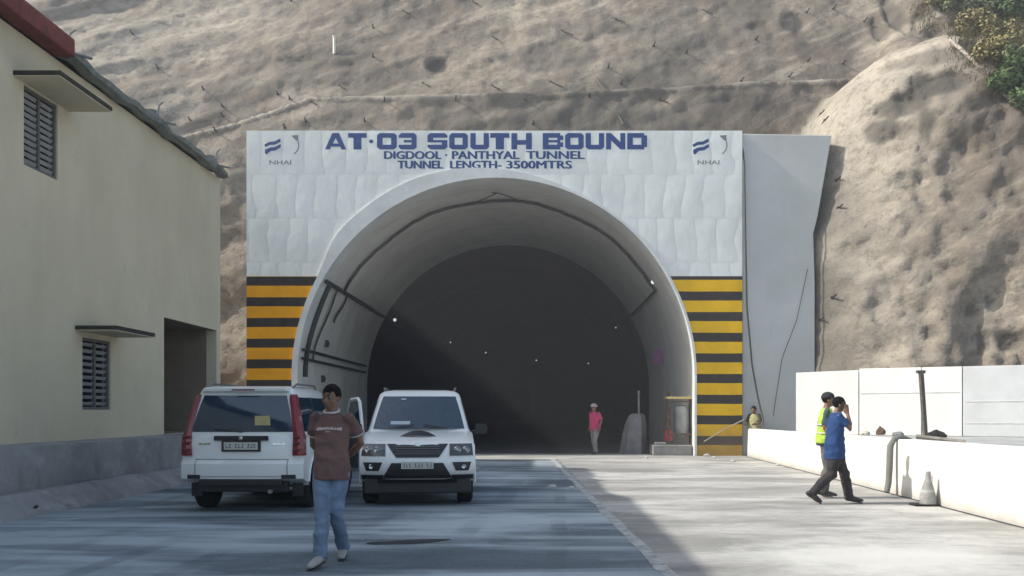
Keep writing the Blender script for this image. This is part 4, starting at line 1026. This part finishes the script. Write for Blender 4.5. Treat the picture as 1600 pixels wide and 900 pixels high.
        # tail light
        bm = B(); prof = [(.84, .745, .905), (.98, .75, .908), (1.12, .75, .90), (1.22, .745, .865), (1.5, .70, .80), (1.68, .665, .755), (1.75, .665, .73)]
        prev = None
        for z, xi, xo in prof:
            yb = (ry(z, .8)+.012 if z < 1.14 else gh(z)[0]+.03)-.05
            cur = [bm.verts.new(p) for p in ((sx*xi, yb, z), (sx*(xi+xo)/2, yb-.012, z), (sx*xo, yb+.03, z), (sx*(xo+.008), yb+.16, z), (sx*xi, yb+.12, z))]
            if prev:
                for i in range(5): bm.faces.new([prev[i], prev[(i+1) % 5], cur[(i+1) % 5], cur[i]])
            else: bm.faces.new(cur)
            prev = cur
        bm.faces.new(prev); tl = obj('tail_light', bm, REDL, t, smooth=35)
        bm = B()
        for z in (.90, 1.0, 1.09): box(bm, min(sx*.76, sx*.87), max(sx*.76, sx*.87), ry(z, .8)-.066, ry(z, .8)-.05, z, z+.045)
        obj('lamp_lens', bm, REDD, tl, bevel=.01)
        # headlight, fog lamp pocket
        bm = B()
        a, b = (.50, .865) if sx > 0 else (-.865, -.50)
        if sx > 0: ftrap(bm, .80, .985, .50, .875, .50, .86, .014)
        else: ftrap(bm, .80, .985, -.875, -.50, -.86, -.50, .014)
        h = obj('headlight', bm, HEADG, t)
        bm = B()
        for xc in (.62, .76): 
            yb = fy(.885, xc)+.014; lathe(bm, [(.058, 0), (.050, .010), (.030, -.001), (0, -.004)], 18, Matrix.Translation((sx*xc, yb, .885)) @ Matrix.Rotation(R(90), 4, 'Z'))
        obj('lamp', bm, CHROME, h, smooth=40)
        bm = B()
        if sx > 0: ftrap(bm, .565, .70, .60, .80, .545, .845, .012)
        else: ftrap(bm, .565, .70, -.80, -.60, -.845, -.545, .012)
        fp = obj('fog_lamp_pocket', bm, BLKP, t)
        bm = B(); lathe(bm, [(.04, 0), (.03, .012), (0, .006)], 14, Matrix.Translation((sx*.72, fy(.63, .72)+.013, .63)) @ Matrix.Rotation(R(90), 4, 'Z')); obj('lamp', bm, CHROME, fp, smooth=40)
        bm = B()
        if sx > 0: ftrap(bm, .50, .56, .60, .80, .60, .80, .012, 'r')
        else: ftrap(bm, .50, .56, -.80, -.60, -.80, -.60, .012, 'r')
        obj('rear_fog_pocket', bm, BLKP, t)
        bm = B(); box(bm, sx*.76-.08, sx*.76+.08, -1.86, -1.84, .22, .42); obj('mud_flap', bm, BLKP, t)
    # front face
    bm = B(); ftrap(bm, .775, .985, -.33, .33, -.48, .48, .014); g = obj('grille', bm, BLKP, t)
    bm = B()
    for z in (.835, .87, .905, .94): ftrap(bm, z, z+.010, -.34, .34, -.36, .36, .024, n=6, m=1)
    obj('grille_bar', bm, GREYP, g)
    bm = B(); lathe(bm, [(.045, 0), (.04, .012), (0, .018)], 16, Matrix.Translation((0, fy(.955, 0)+.02, .955)) @ Matrix.Rotation(R(90), 4, 'Z')); obj('emblem', bm, CHROME, g, smooth=40)
    bm = B(); ftrap(bm, .44, .69, -.55, .55, -.40, .40, .016); obj('air_intake', bm, BLKP, t)
    bm = B(); ftrap(bm, .425, .50, -.88, -.545, -.88, -.53, .010); ftrap(bm, .425, .50, .545, .88, .53, .88, .010); obj('bumper_lip', bm, BLKP, t)
    bm = B(); box(bm, -.84, .84, 1.78, 1.98, .20, .44); obj('skid_plate_and_shadow', bm, BLKP, t, bevel=.02)  # skid plate, extended down and sideways to stand for shadow under the bumper
    def plate(y, z, sg):
        p = bpy.data.objects.new('t', None)
        bpy.data.objects.remove(p)
        bm = B(); box(bm, -.25, .25, min(y, y+sg*.014), max(y, y+sg*.014), z-.055, z+.055); pl = obj('number_plate', bm, PLATE, t, bevel=.005)
        bm = B(); random.seed(int(z*100))
        for k in range(10):
            if k in (2, 6): continue
            x = -.205+k*.0455
            yy = y+sg*.017; box(bm, x-.014, x+.014, min(yy, yy-sg*.002), max(yy, yy-sg*.002), z-.03, z-.018); box(bm, x-.014+(k % 3)*.008, x-.006+(k % 3)*.008, min(yy, yy-sg*.002), max(yy, yy-sg*.002), z-.0178, z+.032)
            if k % 2: box(bm, x+.004, x+.014, min(yy, yy-sg*.002), max(yy, yy-sg*.002), z+.008, z+.03)
        obj('plate_characters', bm, CHARS, pl)
    plate(fy(.655, 0)+.03, .655, 1)
    # bonnet scoop, shut lines
    bm = B(); bmesh.ops.create_uvsphere(bm, u_segments=20, v_segments=10, radius=1)
    for v in bm.verts: v.co = Vector((v.co.x*.30, 1.40+v.co.y*.20, 1.085+max(0, v.co.z)*.085))
    sc = obj('bonnet_scoop', bm, WCAR, t, smooth=60)
    bm = B(); patch(bm, lambda u, v: (-.30+.60*u, 1.625-.10*(2*u-1)**2-.09*v*(1-(2*u-1)**2), 1.083+.018*(1-(2*u-1)**2)+.085*v*(1-(2*u-1)**2)), lin(0, 1, 12), lin(0, 1, 2)); obj('scoop_opening', bm, BLKP, sc)
    # rear face
    bm = B(); box(bm, -.40, .40, -2.185, -2.14, 1.065, 1.135); box(bm, -.29, .29, -2.172, -2.15, .90, 1.06); obj('tailgate_garnish', bm, BLKP, t, bevel=.012)
    plate(-2.175, .985, -1)
    bm = B(); lathe(bm, [(.035, 0), (.03, .01), (0, .014)], 14, Matrix.Translation((0, -2.186, 1.10)) @ Matrix.Rotation(R(-90), 4, 'Z')); obj('emblem', bm, CHROME, t, smooth=40)
    bm = B()
    for z, x0, x1 in ((.785, -.68, .68),): ftrap(bm, z-.004, z+.004, x0, x1, x0, x1, .004, 'r', m=1)
    for x in (-.68, .68): ftrap(bm, .53, .785, x-.004, x+.004, x-.004, x+.004, .003, 'r', n=1)
    ftrap(bm, .53, .538, -.68, .68, -.68, .68, .003, 'r', m=1)
    obj('tailgate_gap', bm, GREYP, t)
    bm = B()
    for k, (x0, x1) in enumerate(((-.64, -.58), (-.57, -.52), (-.51, -.46), (.46, .52), (.53, .58), (.59, .64))): ftrap(bm, 1.00, 1.03, x0, x1, x0, x1, .006, 'r', n=1, m=1)
    obj('badge', bm, CHROME, t)
    bm = B(); box(bm, -.60, .60, -2.215, -2.12, .40, .50); box(bm, -.66, .66, -2.1, -1.95, .30, .46); obj('bumper_step', bm, BLKP, t, bevel=.015)
    bm = B(); prism(bm, [(-.66, 1.79), (.66, 1.79), (.60, 1.85), (-.60, 1.85)], lambda x, z: Vector((x, -2.06+.08*(abs(x)/.66)**2, z)), lambda x, z: Vector((x, -1.62, z+.03))); sp = obj('roof_spoiler', bm, WCAR, t, bevel=.015)
    bm = B(); box(bm, -.17, .17, -2.066, -2.058, 1.805, 1.825); obj('brake_light', bm, REDD, sp)
    bm = B(); box(bm, -.50, .50, -1.55, -.3, 1.868, 1.885); obj('roof_panel', bm, GREYP, t, bevel=.01)
    # underbody
    bm = B(); box(bm, -.62, .62, -1.95, 2.0, .36, .60); tube(bm, [(-.62, -1.33, .37), (.62, -1.33, .37)], .05, 8); tube(bm, [(-.62, 1.35, .37), (.62, 1.35, .37)], .04, 8)
    bmesh.ops.create_uvsphere(bm, u_segments=12, v_segments=8, radius=.13, matrix=Matrix.Translation((-.05, -1.33, .36))); box(bm, -.45, -.38, -1.9, 1.9, .30, .40); box(bm, .38, .45, -1.9, 1.9, .30, .40)
    obj('underbody', bm, UNDER, t)
    bm = B(); tube(bm, [(.42, -1.9, .33), (.42, -2.15, .31)], .032, 10); obj('exhaust', bm, STEEL, t, smooth=50)
    if open_door:
        hg = Vector((.915, .90, 0)); ang = R(-148)
        M = Matrix.Translation(hg) @ Matrix.Rotation(R(32), 4, 'Z')     # closed door runs towards -y; swings out
        bm = B()
        prism(bm, [(0, .46), (0, 1.10), (-.98, 1.10), (-.98, .46)], lambda y, z: M @ Vector((0, y, z)), lambda y, z: M @ Vector((-.09, y, z)))
        d = obj('open_door', bm, WCAR, t, bevel=.02)
        bm = B(); fr = [(-.02, 1.08), (-.30, 1.38), (-.52, 1.66), (-.60, 1.70), (-.90, 1.71), (-.96, 1.66), (-.97, 1.08)]
        tube(bm, [tuple(M @ Vector((-.04-.10*(z-1.1), y, z))) for y, z in fr], .030, 6); obj('door_frame', bm, WCAR, d, smooth=60)
        bm = B(); prism(bm, [(-.05, 1.10), (-.54, 1.65), (-.92, 1.67), (-.95, 1.10)], lambda y, z: M @ Vector((-.045-.10*(z-1.1), y, z)), lambda y, z: M @ Vector((-.05-.10*(z-1.1), y, z))); obj('door_glass', bm, GLASS, d)
        bm = B(); box(bm, -.102, -.092, -.90, -.1, .52, 1.05, M); obj('door_trim', bm, GREYP, d, bevel=.004)
        bm = B(); patch(bm, lambda u, v: (.9075, -.08+.95*u, .50+.55*v), [0, 1], [0, 1]); obj('door_opening', bm, UNDER, t)
    return t
make_car('white off-road car seen from behind, parked by the left building with a front door open', (-4.22, 15.75, 0), 0, True)
make_car('white off-road car facing the camera in front of the tunnel', (-2.03, 16.55, 0), R(186))
# ------------------------------------------------------------------ people
def skinmat(name, c):
    s = NM(name); s.b.inputs['Subsurface Weight'].default_value = 0
    return s.out(s.ramp(s.noise(9, 4), [(.3, tuple(v*.85 for v in c)), (.7, c)]), .55)
SKIN = skinmat('brown_skin', (.20, .105, .065)); HAIR = simple('black_hair', (.006, .0055, .005), .85, bs=200, bump=.5, spec=.1); LIP = simple('lips', (.17, .07, .05), .5, bump=0); EYEW = simple('eye_white', (.16, .13, .11), .3, bump=0)
def cloth(name, c, var=.18, bd=.02):
    s = NM(name); n = s.noise(5, 5, .6)
    b = s.bump(s.noise(7, 4, .6, s.map((1, 1, .5)), 1.5), .6, bd)
    return s.out(s.ramp(n, [(.3, tuple(v*(1-var) for v in c)), (.7, tuple(v*(1+var) for v in c))]), .9, spec=.2)
def finish(name, bm, mat, parent, voxel, smooth=3, wrinkle=0, seed=0, cut=None):
    bmesh.ops.recalc_face_normals(bm, faces=bm.faces)
    me = bpy.data.meshes.new('t'); bm.to_mesh(me); bm.free()
    o = bpy.data.objects.new('t', me); COL.objects.link(o)
    m = o.modifiers.new('r', 'REMESH'); m.mode = 'VOXEL'; m.voxel_size = voxel
    m = o.modifiers.new('s', 'SMOOTH'); m.iterations = smooth; m.factor = .5
    dg = bpy.context.evaluated_depsgraph_get(); me2 = bpy.data.meshes.new_from_object(o.evaluated_get(dg)); bpy.data.objects.remove(o)
    if wrinkle:
        for v in me2.vertices:
            p = v.co; w = noise.noise(Vector((p.x*6+p.z*3, p.y*7, p.z*11+seed)))+.6*(.3-abs(noise.noise(Vector((p.x*4-p.z*6, p.y*5, p.z*8+seed*2)))*2))+.5*noise.noise(Vector((p.x*15+p.z*9, p.y*15, p.z*14-seed)))
            v.co += v.normal*wrinkle*w
    if cut: cut(me2)
    me2.name = name; me2.materials.clear(); me2.materials.append(mat); me2.shade_smooth()
    r = bpy.data.objects.new(name, me2); COL.objects.link(r); r.parent = parent
    return r
def vv(*a): return Vector(a)
def head(bm, c, yaw, tilt=0, s_=1.0):
    """head centred at c (about 0.23 tall), facing -y before yaw"""
    M = Matrix.Translation(c) @ Matrix.Rotation(yaw, 4, 'Z') @ Matrix.Rotation(tilt, 4, 'X') @ Matrix.Scale(s_, 4)
    def ell(cx, rx, ry_, rz, seg=20):
        b = bmesh.ops.create_uvsphere(bm, u_segments=seg, v_segments=seg//2+4, radius=1)
        for v in b['verts']: v.co = M @ (Vector(cx)+Vector((v.co.x*rx, v.co.y*ry_, v.co.z*rz)))
    ell((0, .012, .03), .073, .092, .088); ell((0, -.012, -.035), .060, .070, .075); ell((0, -.035, -.075), .038, .042, .036)     # skull, face, chin
    ell((0, -.086, -.022), .013, .020, .026, 12); ell((0, -.094, -.036), .017, .015, .011, 12)     # nose
    ell((0, -.076, -.064), .024, .010, .010, 12)                                                   # mouth
    ell((0, -.072, .018), .048, .014, .010, 12)                                                    # brow
    for s in (-1, 1):
        ell((s*.074, .012, -.01), .010, .019, .030, 12); ell((s*.045, -.055, -.03), .020, .018, .018, 12)
    return M
def face_parts(t, M):
    bm = B()
    for s in (-1, 1):
        bmesh.ops.create_uvsphere(bm, u_segments=10, v_segments=6, radius=.011, matrix=M @ Matrix.Translation((s*.029, -.073, .002)))
    e = obj('eyes', bm, EYEW, t, smooth=180)
    bm = B()
    for s in (-1, 1):
        bmesh.ops.create_uvsphere(bm, u_segments=8, v_segments=6, radius=.0062, matrix=M @ Matrix.Translation((s*.029, -.0815, .002)))
        tube(bm, [M @ vv(s*.013, -.088, .026), M @ vv(s*.030, -.088, .031), M @ vv(s*.048, -.078, .026)], .0045, 5)
    obj('brow_and_pupils', bm, HAIR, e)
    bm = B(); tube(bm, [M @ vv(-.022, -.079, -.062), M @ vv(0, -.0875, -.060), M @ vv(.022, -.079, -.062)], [.003, .006, .003], 6); obj('lips', bm, LIP, e)
def hair(t, M, mat=HAIR, puff=.009):
    bm = B(); b = bmesh.ops.create_icosphere(bm, subdivisions=4, radius=1)
    for v in list(bm.verts):
        p = v.co.copy(); w = 1+.05*noise.noise(p*5)
        v.co = Vector((p.x*(.073+puff)*w, .016+p.y*(.092+puff)*w, .034+p.z*(.088+puff)*w))
    kill = [v for v in bm.verts if (v.co.z < .045+.02*noise.noise(v.co*30) and v.co.y < -.035) or v.co.z < -.05 or (v.co.z < -.0 and v.co.y < .02)]
    bmesh.ops.delete(bm, geom=kill, context='VERTS'); bmesh.ops.transform(bm, matrix=M, verts=bm.verts)
    bmesh.ops.solidify(bm, geom=bm.faces[:], thickness=.012); return obj('hair', bm, mat, t, smooth=180)
def hand(bm, w, d, side, curl=.5):
    """palm from wrist w along direction d, thumb towards 'side'"""
    d = Vector(d).normalized(); s = Vector(side); s = (s-d*s.dot(d)).normalized(); n = d.cross(s)
    tube(bm, [w, w+d*.045, w+d*.09], [.026, .038, .038], 10, side=s, flat=.42, rnd=True)
    for k, L in enumerate((.068, .078, .072, .056)):
        b = w+d*.09+s*(.030-.020*k); a1 = d*math.cos(curl*.6)+n*math.sin(curl*.6); a2 = d*math.cos(curl*1.5)+n*math.sin(curl*1.5)
        tube(bm, [b-d*.02, b+a1*L*.5, b+a1*L*.5+a2*L*.5], [.0095, .009, .0078], 7, rnd=True)
    b = w+d*.02+s*.028; tube(bm, [b, b+(d*.6+s*.6)*.035, b+(d*.9+s*.3)*.068], [.013, .011, .009], 7, rnd=True)
def person(loc, rz, label, J, mats, voxel=.010, hd=(0, 0), group=None, hair_mat=HAIR, scale=1):
    """J: joints in the local frame, facing -y"""
    t = empty('person', loc, rz, label, 'person', group); t.scale = (scale,)*3
    sx = Vector((1, 0, 0))
    lean = J.get('lean', 0.)
    hip, chest, neck, hc = J['hip'], J['chest'], J['neck'], J['head']
    bm = B(); M = head(bm, hc, hd[0], hd[1])
    tube(bm, [neck-vv(0, 0, .05), neck+vv(0, 0, .02), hc+vv(0, .012, -.05)], [.060, .052, .052], 14, rnd=True)
    tube(bm, [hip-vv(0, 0, .06), hip+vv(0, 0, .08), (hip+chest)/2, chest, neck-vv(0, 0, .03)], [.135, .135, .12, .155, .08], 18, side=J.get('side', sx), flat=[.7, .7, .68, .62, .7], rnd=True)
    for s in 'LR':
        sh, el, wr, hd_, th = J['arm'+s]
        tube(bm, [sh, sh.lerp(el, .5), el, el.lerp(wr, .35), wr], [.040, .044, .036, .038, .025], 12, rnd=True)
        hand(bm, wr, hd_, th, J.get('curl'+s, .5))
        h, k, a, f = J['leg'+s]
        tube(bm, [h, h.lerp(k, .5), k, k.lerp(a, .35), a], [.080, .072, .05, .052, .034], 12, rnd=True)
        tube(bm, [a+vv(0, 0, .0), a.lerp(f, .5)-vv(0, 0, .02), f], [.034, .034, .026], 10, rnd=True)
    finish('body', bm, SKIN, t, voxel, 2)
    face_parts(t, M); 
    if hair_mat: hair(t, M, hair_mat)
    # shirt
    def shirt(name, mat, sleeves=True, extra=0, bottom=-.10, sl=.62):
        bm = B(); b = J.get('hem', hip+vv(0, 0, bottom))
        tube(bm, [b, hip+vv(0, 0, .06), (hip+chest)/2, chest, chest.lerp(neck, .62), neck+vv(0, 0, .0)], [.200+extra, .192+extra, .176+extra, .182+extra, .135+extra, .068+extra], 22, side=J.get('side', sx), flat=[.80, .80, .74, .68, .66, .9])
        if sleeves:
            for s in 'LR':
                sh, el, wr = J['arm'+s][:3]; e = sh.lerp(el, sl) if sl <= 1 else el
                pts = [sh.lerp(neck, .25)+vv(0, 0, .005), sh, sh.lerp(e, .5), e]; rd = [.050, .054, .057, .065]
                if sl > 1: pts += [el.lerp(wr, .5), el.lerp(wr, .92)]; rd = [.062, .064, .056, .052, .046, .042]
                tube(bm, pts, rd, 14)
        return finish(name, bm, mat, t, voxel*1.15, 3, .015, 3.3)
    def trousers(mat, fl=1.0):
        bm = B()
        tube(bm, [hip+vv(0, 0, .10), hip+vv(0, 0, 0), hip-vv(0, 0, .09)], [.148, .155, .145], 20, side=J.get('side', sx), flat=.72)
        for s in 'LR':
            h, k, a, f = J['leg'+s]
            tube(bm, [h+vv(0, 0, .04), h.lerp(k, .5), k, k.lerp(a, .45), a.lerp(k, .03)-vv(0, 0, .02)], [.100, .088*fl, .070*fl, .068*fl, .064*fl], 16)
        return finish('trousers', bm, mat, t, voxel*1.15, 3, .015, 8.1)
    def shoes(mat, sole=None):
        for s in 'LR':
            h, k, a, f = J['leg'+s]; bm = B(); d = (f-a); d.z = 0; d = d.normalized(); up = (f-a); 
            base = vv(a.x, a.y, a.z-.035)
            heel = a-d*.05; toe = f+d*.05
            tube(bm, [heel, a, a.lerp(toe, .5), toe], [.036, .042, .048, .036], 14, side=Vector((d.y, -d.x, 0)), flat=[1.0, 1.05, .75, .6], rnd=True)
            sh_ = finish('shoe', bm, mat, t, .008, 2)
            if sole: 
                bm = B(); off = vv(0, 0, -.038); tube(bm, [heel+off, a.lerp(toe, .5)+off, toe+off], [.038, .050, .040], 14, side=Vector((d.y, -d.x, 0)), flat=.28, rnd=True); so = finish('sole', bm, sole, t, .007, 1); so.parent = sh_
    return t, M, shirt, trousers, shoes
# 1. the man walking towards the camera
MAROON = cloth('faded_maroon_cotton', (.145, .088, .078)); DENIM = cloth('light_blue_denim', (.15, .21, .30), .35); WHITEC = simple('off_white_trim', (.50, .45, .43), .9); SHOE = simple('white_grey_shoe', (.30, .30, .29), .6); DSHOE = simple('dark_shoe', (.03, .03, .03), .6)
Yp = 9.05; Xp = (518-840)*Yp/1500
J = dict(hip=vv(0, 0, .93), chest=vv(0, .01, 1.27), neck=vv(0, .01, 1.455), head=vv(.0, -.01, 1.575),
         armL=(vv(.180, .02, 1.385), vv(.240, .14, 1.14), vv(.10, .22, 1.02), vv(-.9, .1, -.2), vv(0, 0, 1)),
         armR=(vv(-.180, .02, 1.385), vv(-.215, .10, 1.12), vv(-.10, .24, .98), vv(.9, .1, -.1), vv(0, 0, 1)),
         legL=(vv(.08, 0, .90), vv(.05, -.02, .50), vv(.02, .28, .13), vv(.03, .22, .045)),
         legR=(vv(-.085, 0, .90), vv(-.05, -.12, .50), vv(-.035, -.20, .09), vv(-.05, -.36, .045)))
t, M, shirt, trousers, shoes = person((Xp, Yp, 0), R(-8), 'man in a maroon T-shirt and light jeans walking forward with hands behind his back', J, None, .0095, (R(-14), R(4)))
sh = shirt('tshirt', MAROON, bottom=-.13, extra=-.014); trousers(DENIM, 1.0); shoes(SHOE, DSHOE)
bm = B(); c = vv(0, .01, 1.465)
tube(bm, [c+vv(.073*math.cos(2*math.pi*k/24), .066*math.sin(2*math.pi*k/24)-.004, -.016+.02*math.sin(2*math.pi*k/24)) for k in range(25)], .010, 6, cap=False); obj('collar', bm, WHITEC, sh, smooth=180)
for s in 'LR':
    a, e = J['arm'+s][0], J['arm'+s][0].lerp(J['arm'+s][1], .62); d = (e-a).normalized(); u, w = frame(d)
    bm = B(); tube(bm, [e+u*.069*math.cos(2*math.pi*k/18)+w*.069*math.sin(2*math.pi*k/18) for k in range(19)], .007, 5, cap=False); obj('cuff', bm, WHITEC, sh, smooth=180)
# faded chest print
me = sh.data
bm = B(); from mathutils.bvhtree import BVHTree
dg = bpy.context.evaluated_depsgraph_get(); bv = BVHTree.FromPolygons([v.co for v in me.vertices], [p.vertices for p in me.polygons])
def onto(x, z, o=.004):
    h = bv.ray_cast(vv(x, -1, z), vv(0, 1, 0)); return (h[0]+vv(0, -o, 0)) if h[0] else vv(x, -.15, z)
random.seed(2)
x = -.115
while x < .115:
    w = random.uniform(.010, .018); zc = 1.285-.6*x*x
    a = [onto(x, zc-.010), onto(x+w, zc-.010), onto(x+w, zc+random.uniform(.008, .022)), onto(x, zc+random.uniform(.004, .016))]
    bm.faces.new([bm.verts.new(p) for p in a]); x += w+.004
for k in range(3): bm.faces.new([bm.verts.new(onto(a_, b_)) for a_, b_ in ((-.02+.015*k, 1.250), (-.008+.015*k, 1.250), (-.008+.015*k, 1.262), (-.02+.015*k, 1.262))])
obj('chest_print', bm, WHITEC, sh)

# 2. man in blue walking to the right with a hand to his face
Yb = 15.0; Xb = (1304-840)*Yb/1500
# local frame faces -y; walks towards +X
NAVY = cloth('blue_cotton_shirt', (.018, .050, .145)); DTR = cloth('charcoal_trousers', (.035, .032, .034)); 
J = dict(hip=vv(0, .0, .90), chest=vv(0, -.02, 1.24), neck=vv(0, -.035, 1.42), head=vv(0, -.075, 1.545),
         armL=(vv(.17, -.02, 1.37), vv(.20, .06, 1.12), vv(.17, -.10, .93), vv(0, -.5, -.8), vv(0, -1, 0)),
         armR=(vv(-.17, -.03, 1.37), vv(-.19, -.20, 1.16), vv(-.115, -.17, 1.40), vv(.15, .15, .95), vv(0, .7, .2)),
         legL=(vv(.08, 0, .88), vv(.08, -.17, .48), vv(.07, -.25, .09), vv(.075, -.40, .045)),
         legR=(vv(-.08, 0, .88), vv(-.08, .06, .47), vv(-.07, .38, .17), vv(-.07, .28, .045)))
t, M, shirt, trousers, shoes = person((Xb, Yb, 0), R(88), 'man in a blue shirt and dark trousers walking right with a hand to his ear', J, None, .010, (0, R(8)))
shirt('shirt', NAVY, bottom=-.20, extra=.004, sl=.7); trousers(DTR, 1.15); shoes(DSHOE, DSHOE)
bm = B(); p = vv(-.095, -.115, 1.53); box(bm, p.x-.006, p.x+.004, p.y-.032, p.y+.032, p.z-.065, p.z+.06); ph = obj('phone', bm, BLKP, None, bevel=.004)
ph.matrix_world = Matrix.Translation((Xb, Yb, 0)) @ Matrix.Rotation(R(88), 4, 'Z')
me = ph.data; c0 = Vector(p)
for v in me.vertices: v.co -= c0
ph.matrix_world = Matrix.Translation((Xb, Yb, 0)) @ Matrix.Rotation(R(88), 4, 'Z') @ Matrix.Translation(c0)
tag(ph, 'black phone held to the ear of the man in blue', 'phone')

# 3. worker in the yellow-green vest, just behind him
Yw = 16.0; Xw = (1290-840)*Yw/1500
VEST = cloth('hi_vis_vest', (.34, .48, .07), .1); TEAL = cloth('dull_teal_shirt', (.05, .08, .085)); GTR = cloth('grey_green_trousers', (.12, .12, .115))
J = dict(hip=vv(0, .0, .95), chest=vv(0, -.01, 1.31), neck=vv(0, -.02, 1.50), head=vv(0, -.05, 1.63),
         armL=(vv(.18, 0, 1.45), vv(.21, .06, 1.18), vv(.19, -.06, .95), vv(0, -.4, -.9), vv(0, -1, 0)),
         armR=(vv(-.18, 0, 1.45), vv(-.21, .04, 1.18), vv(-.19, -.08, .95), vv(0, -.4, -.9), vv(0, -1, 0)),
         legL=(vv(.085, 0, .92), vv(.085, -.06, .50), vv(.08, .02, .09), vv(.085, -.13, .045)),
         legR=(vv(-.085, 0, .92), vv(-.085, -.02, .50), vv(-.08, .10, .10), vv(-.085, -.04, .045)))
t, M, shirt, trousers, shoes = person((Xw, Yw, 0), R(80), 'taller worker in a yellow-green safety vest and dark cap behind the man in blue', J, None, .011, (0, 0))
shirt('shirt', TEAL, bottom=-.08, sl=.9); v_ = shirt('safety_vest', VEST, sleeves=False, extra=.014, bottom=-.04)
trousers(GTR, 1.05); shoes(DSHOE)
bm = B(); b = bmesh.ops.create_uvsphere(bm, u_segments=18, v_segments=12, radius=1)
for v in bm.verts: v.co = Vector((v.co.x*.094, .014+v.co.y*.112, .045+max(-.1, v.co.z)*.095))
box(bm, -.055, .055, -.165, -.08, .035, .045); bmesh.ops.transform(bm, matrix=M, verts=bm.verts); obj('cap', bm, simple('dark_cap', (.03, .032, .035), .8), t, smooth=50)
bm = B()
for z in (1.08, 1.22): tube(bm, [vv(.208*math.cos(2*math.pi*k/24), -.005+.150*math.sin(2*math.pi*k/24), z) for k in range(25)], .012, 5, cap=False)
obj('reflective_band', bm, simple('reflective_grey', (.55, .56, .52), .4), v_, smooth=180)

# 4. worker in pink at the tunnel mouth
Yt = 31.9; Xt = (930-840)*Yt/1500
PINKS = cloth('bright_pink_shirt', (.46, .045, .13)); LTR = cloth('pale_grey_trousers', (.21, .195, .19))
J = dict(hip=vv(0, .0, .90), chest=vv(0, -.03, 1.24), neck=vv(0, -.05, 1.42), head=vv(0, -.08, 1.545),
         armL=(vv(.18, -.02, 1.37), vv(.23, .04, 1.12), vv(.21, -.06, .90), vv(0, -.4, -.9), vv(0, -1, 0)),
         armR=(vv(-.18, -.02, 1.37), vv(-.22, .05, 1.12), vv(-.20, -.05, .90), vv(0, -.4, -.9), vv(0, -1, 0)),
         legL=(vv(.08, 0, .88), vv(.10, -.14, .49), vv(.10, -.10, .09), vv(.105, -.25, .045)),
         legR=(vv(-.08, 0, .88), vv(-.09, .02, .47), vv(-.09, .16, .11), vv(-.095, .04, .045)))
t, M, shirt, trousers, shoes = person((Xt, Yt, 0), R(-40), 'distant worker in a bright pink shirt and pale trousers at the tunnel mouth', J, None, .014, (0, 0), hair_mat=None)
shirt('shirt', PINKS, bottom=-.10, sl=.8); trousers(LTR, 1.1); shoes(DSHOE)
bm = B(); bmesh.ops.create_uvsphere(bm, u_segments=18, v_segments=12, radius=1)
for v in bm.verts: v.co = Vector((v.co.x*.115, .01+v.co.y*.135, .045+max(-.05, v.co.z)*.11))
bmesh.ops.transform(bm, matrix=M, verts=bm.verts); obj('helmet', bm, simple('dusty_pink_helmet', (.42, .33, .34), .5), t, smooth=50)

# 5. person behind the barrier at the portal's right foot
Yr = 31.05; q = P(1177, 640, Yr)
J = dict(hip=vv(0, .0, .86), chest=vv(0, -.03, 1.18), neck=vv(0, -.05, 1.36), head=vv(0, -.09, 1.485),
         armL=(vv(.17, -.02, 1.31), vv(.24, -.10, 1.08), vv(.16, -.32, 1.02), vv(-.2, -1, 0), vv(0, 0, 1)),
         armR=(vv(-.17, -.02, 1.31), vv(-.24, -.10, 1.08), vv(-.16, -.32, 1.02), vv(.2, -1, 0), vv(0, 0, 1)),
         legL=(vv(.08, 0, .86), vv(.08, -.02, .48), vv(.08, 0, .09), vv(.085, -.14, .045)),
         legR=(vv(-.08, 0, .86), vv(-.08, -.02, .48), vv(-.08, 0, .09), vv(-.085, -.14, .045)))
YEL = cloth('pale_yellow_vest', (.34, .32, .16)); OLV = cloth('dark_olive_shirt', (.05, .05, .035))
t, M, shirt, trousers, shoes = person((q.x+.05, Yr, .0), R(-35), 'person in a pale yellow vest standing behind the barrier next to the striped panel', J, None, .014, (0, 0), scale=1.0)
shirt('shirt', OLV, sl=.9); shirt('safety_vest', YEL, sleeves=False, extra=.014, bottom=-.04); trousers(DTR); shoes(DSHOE)
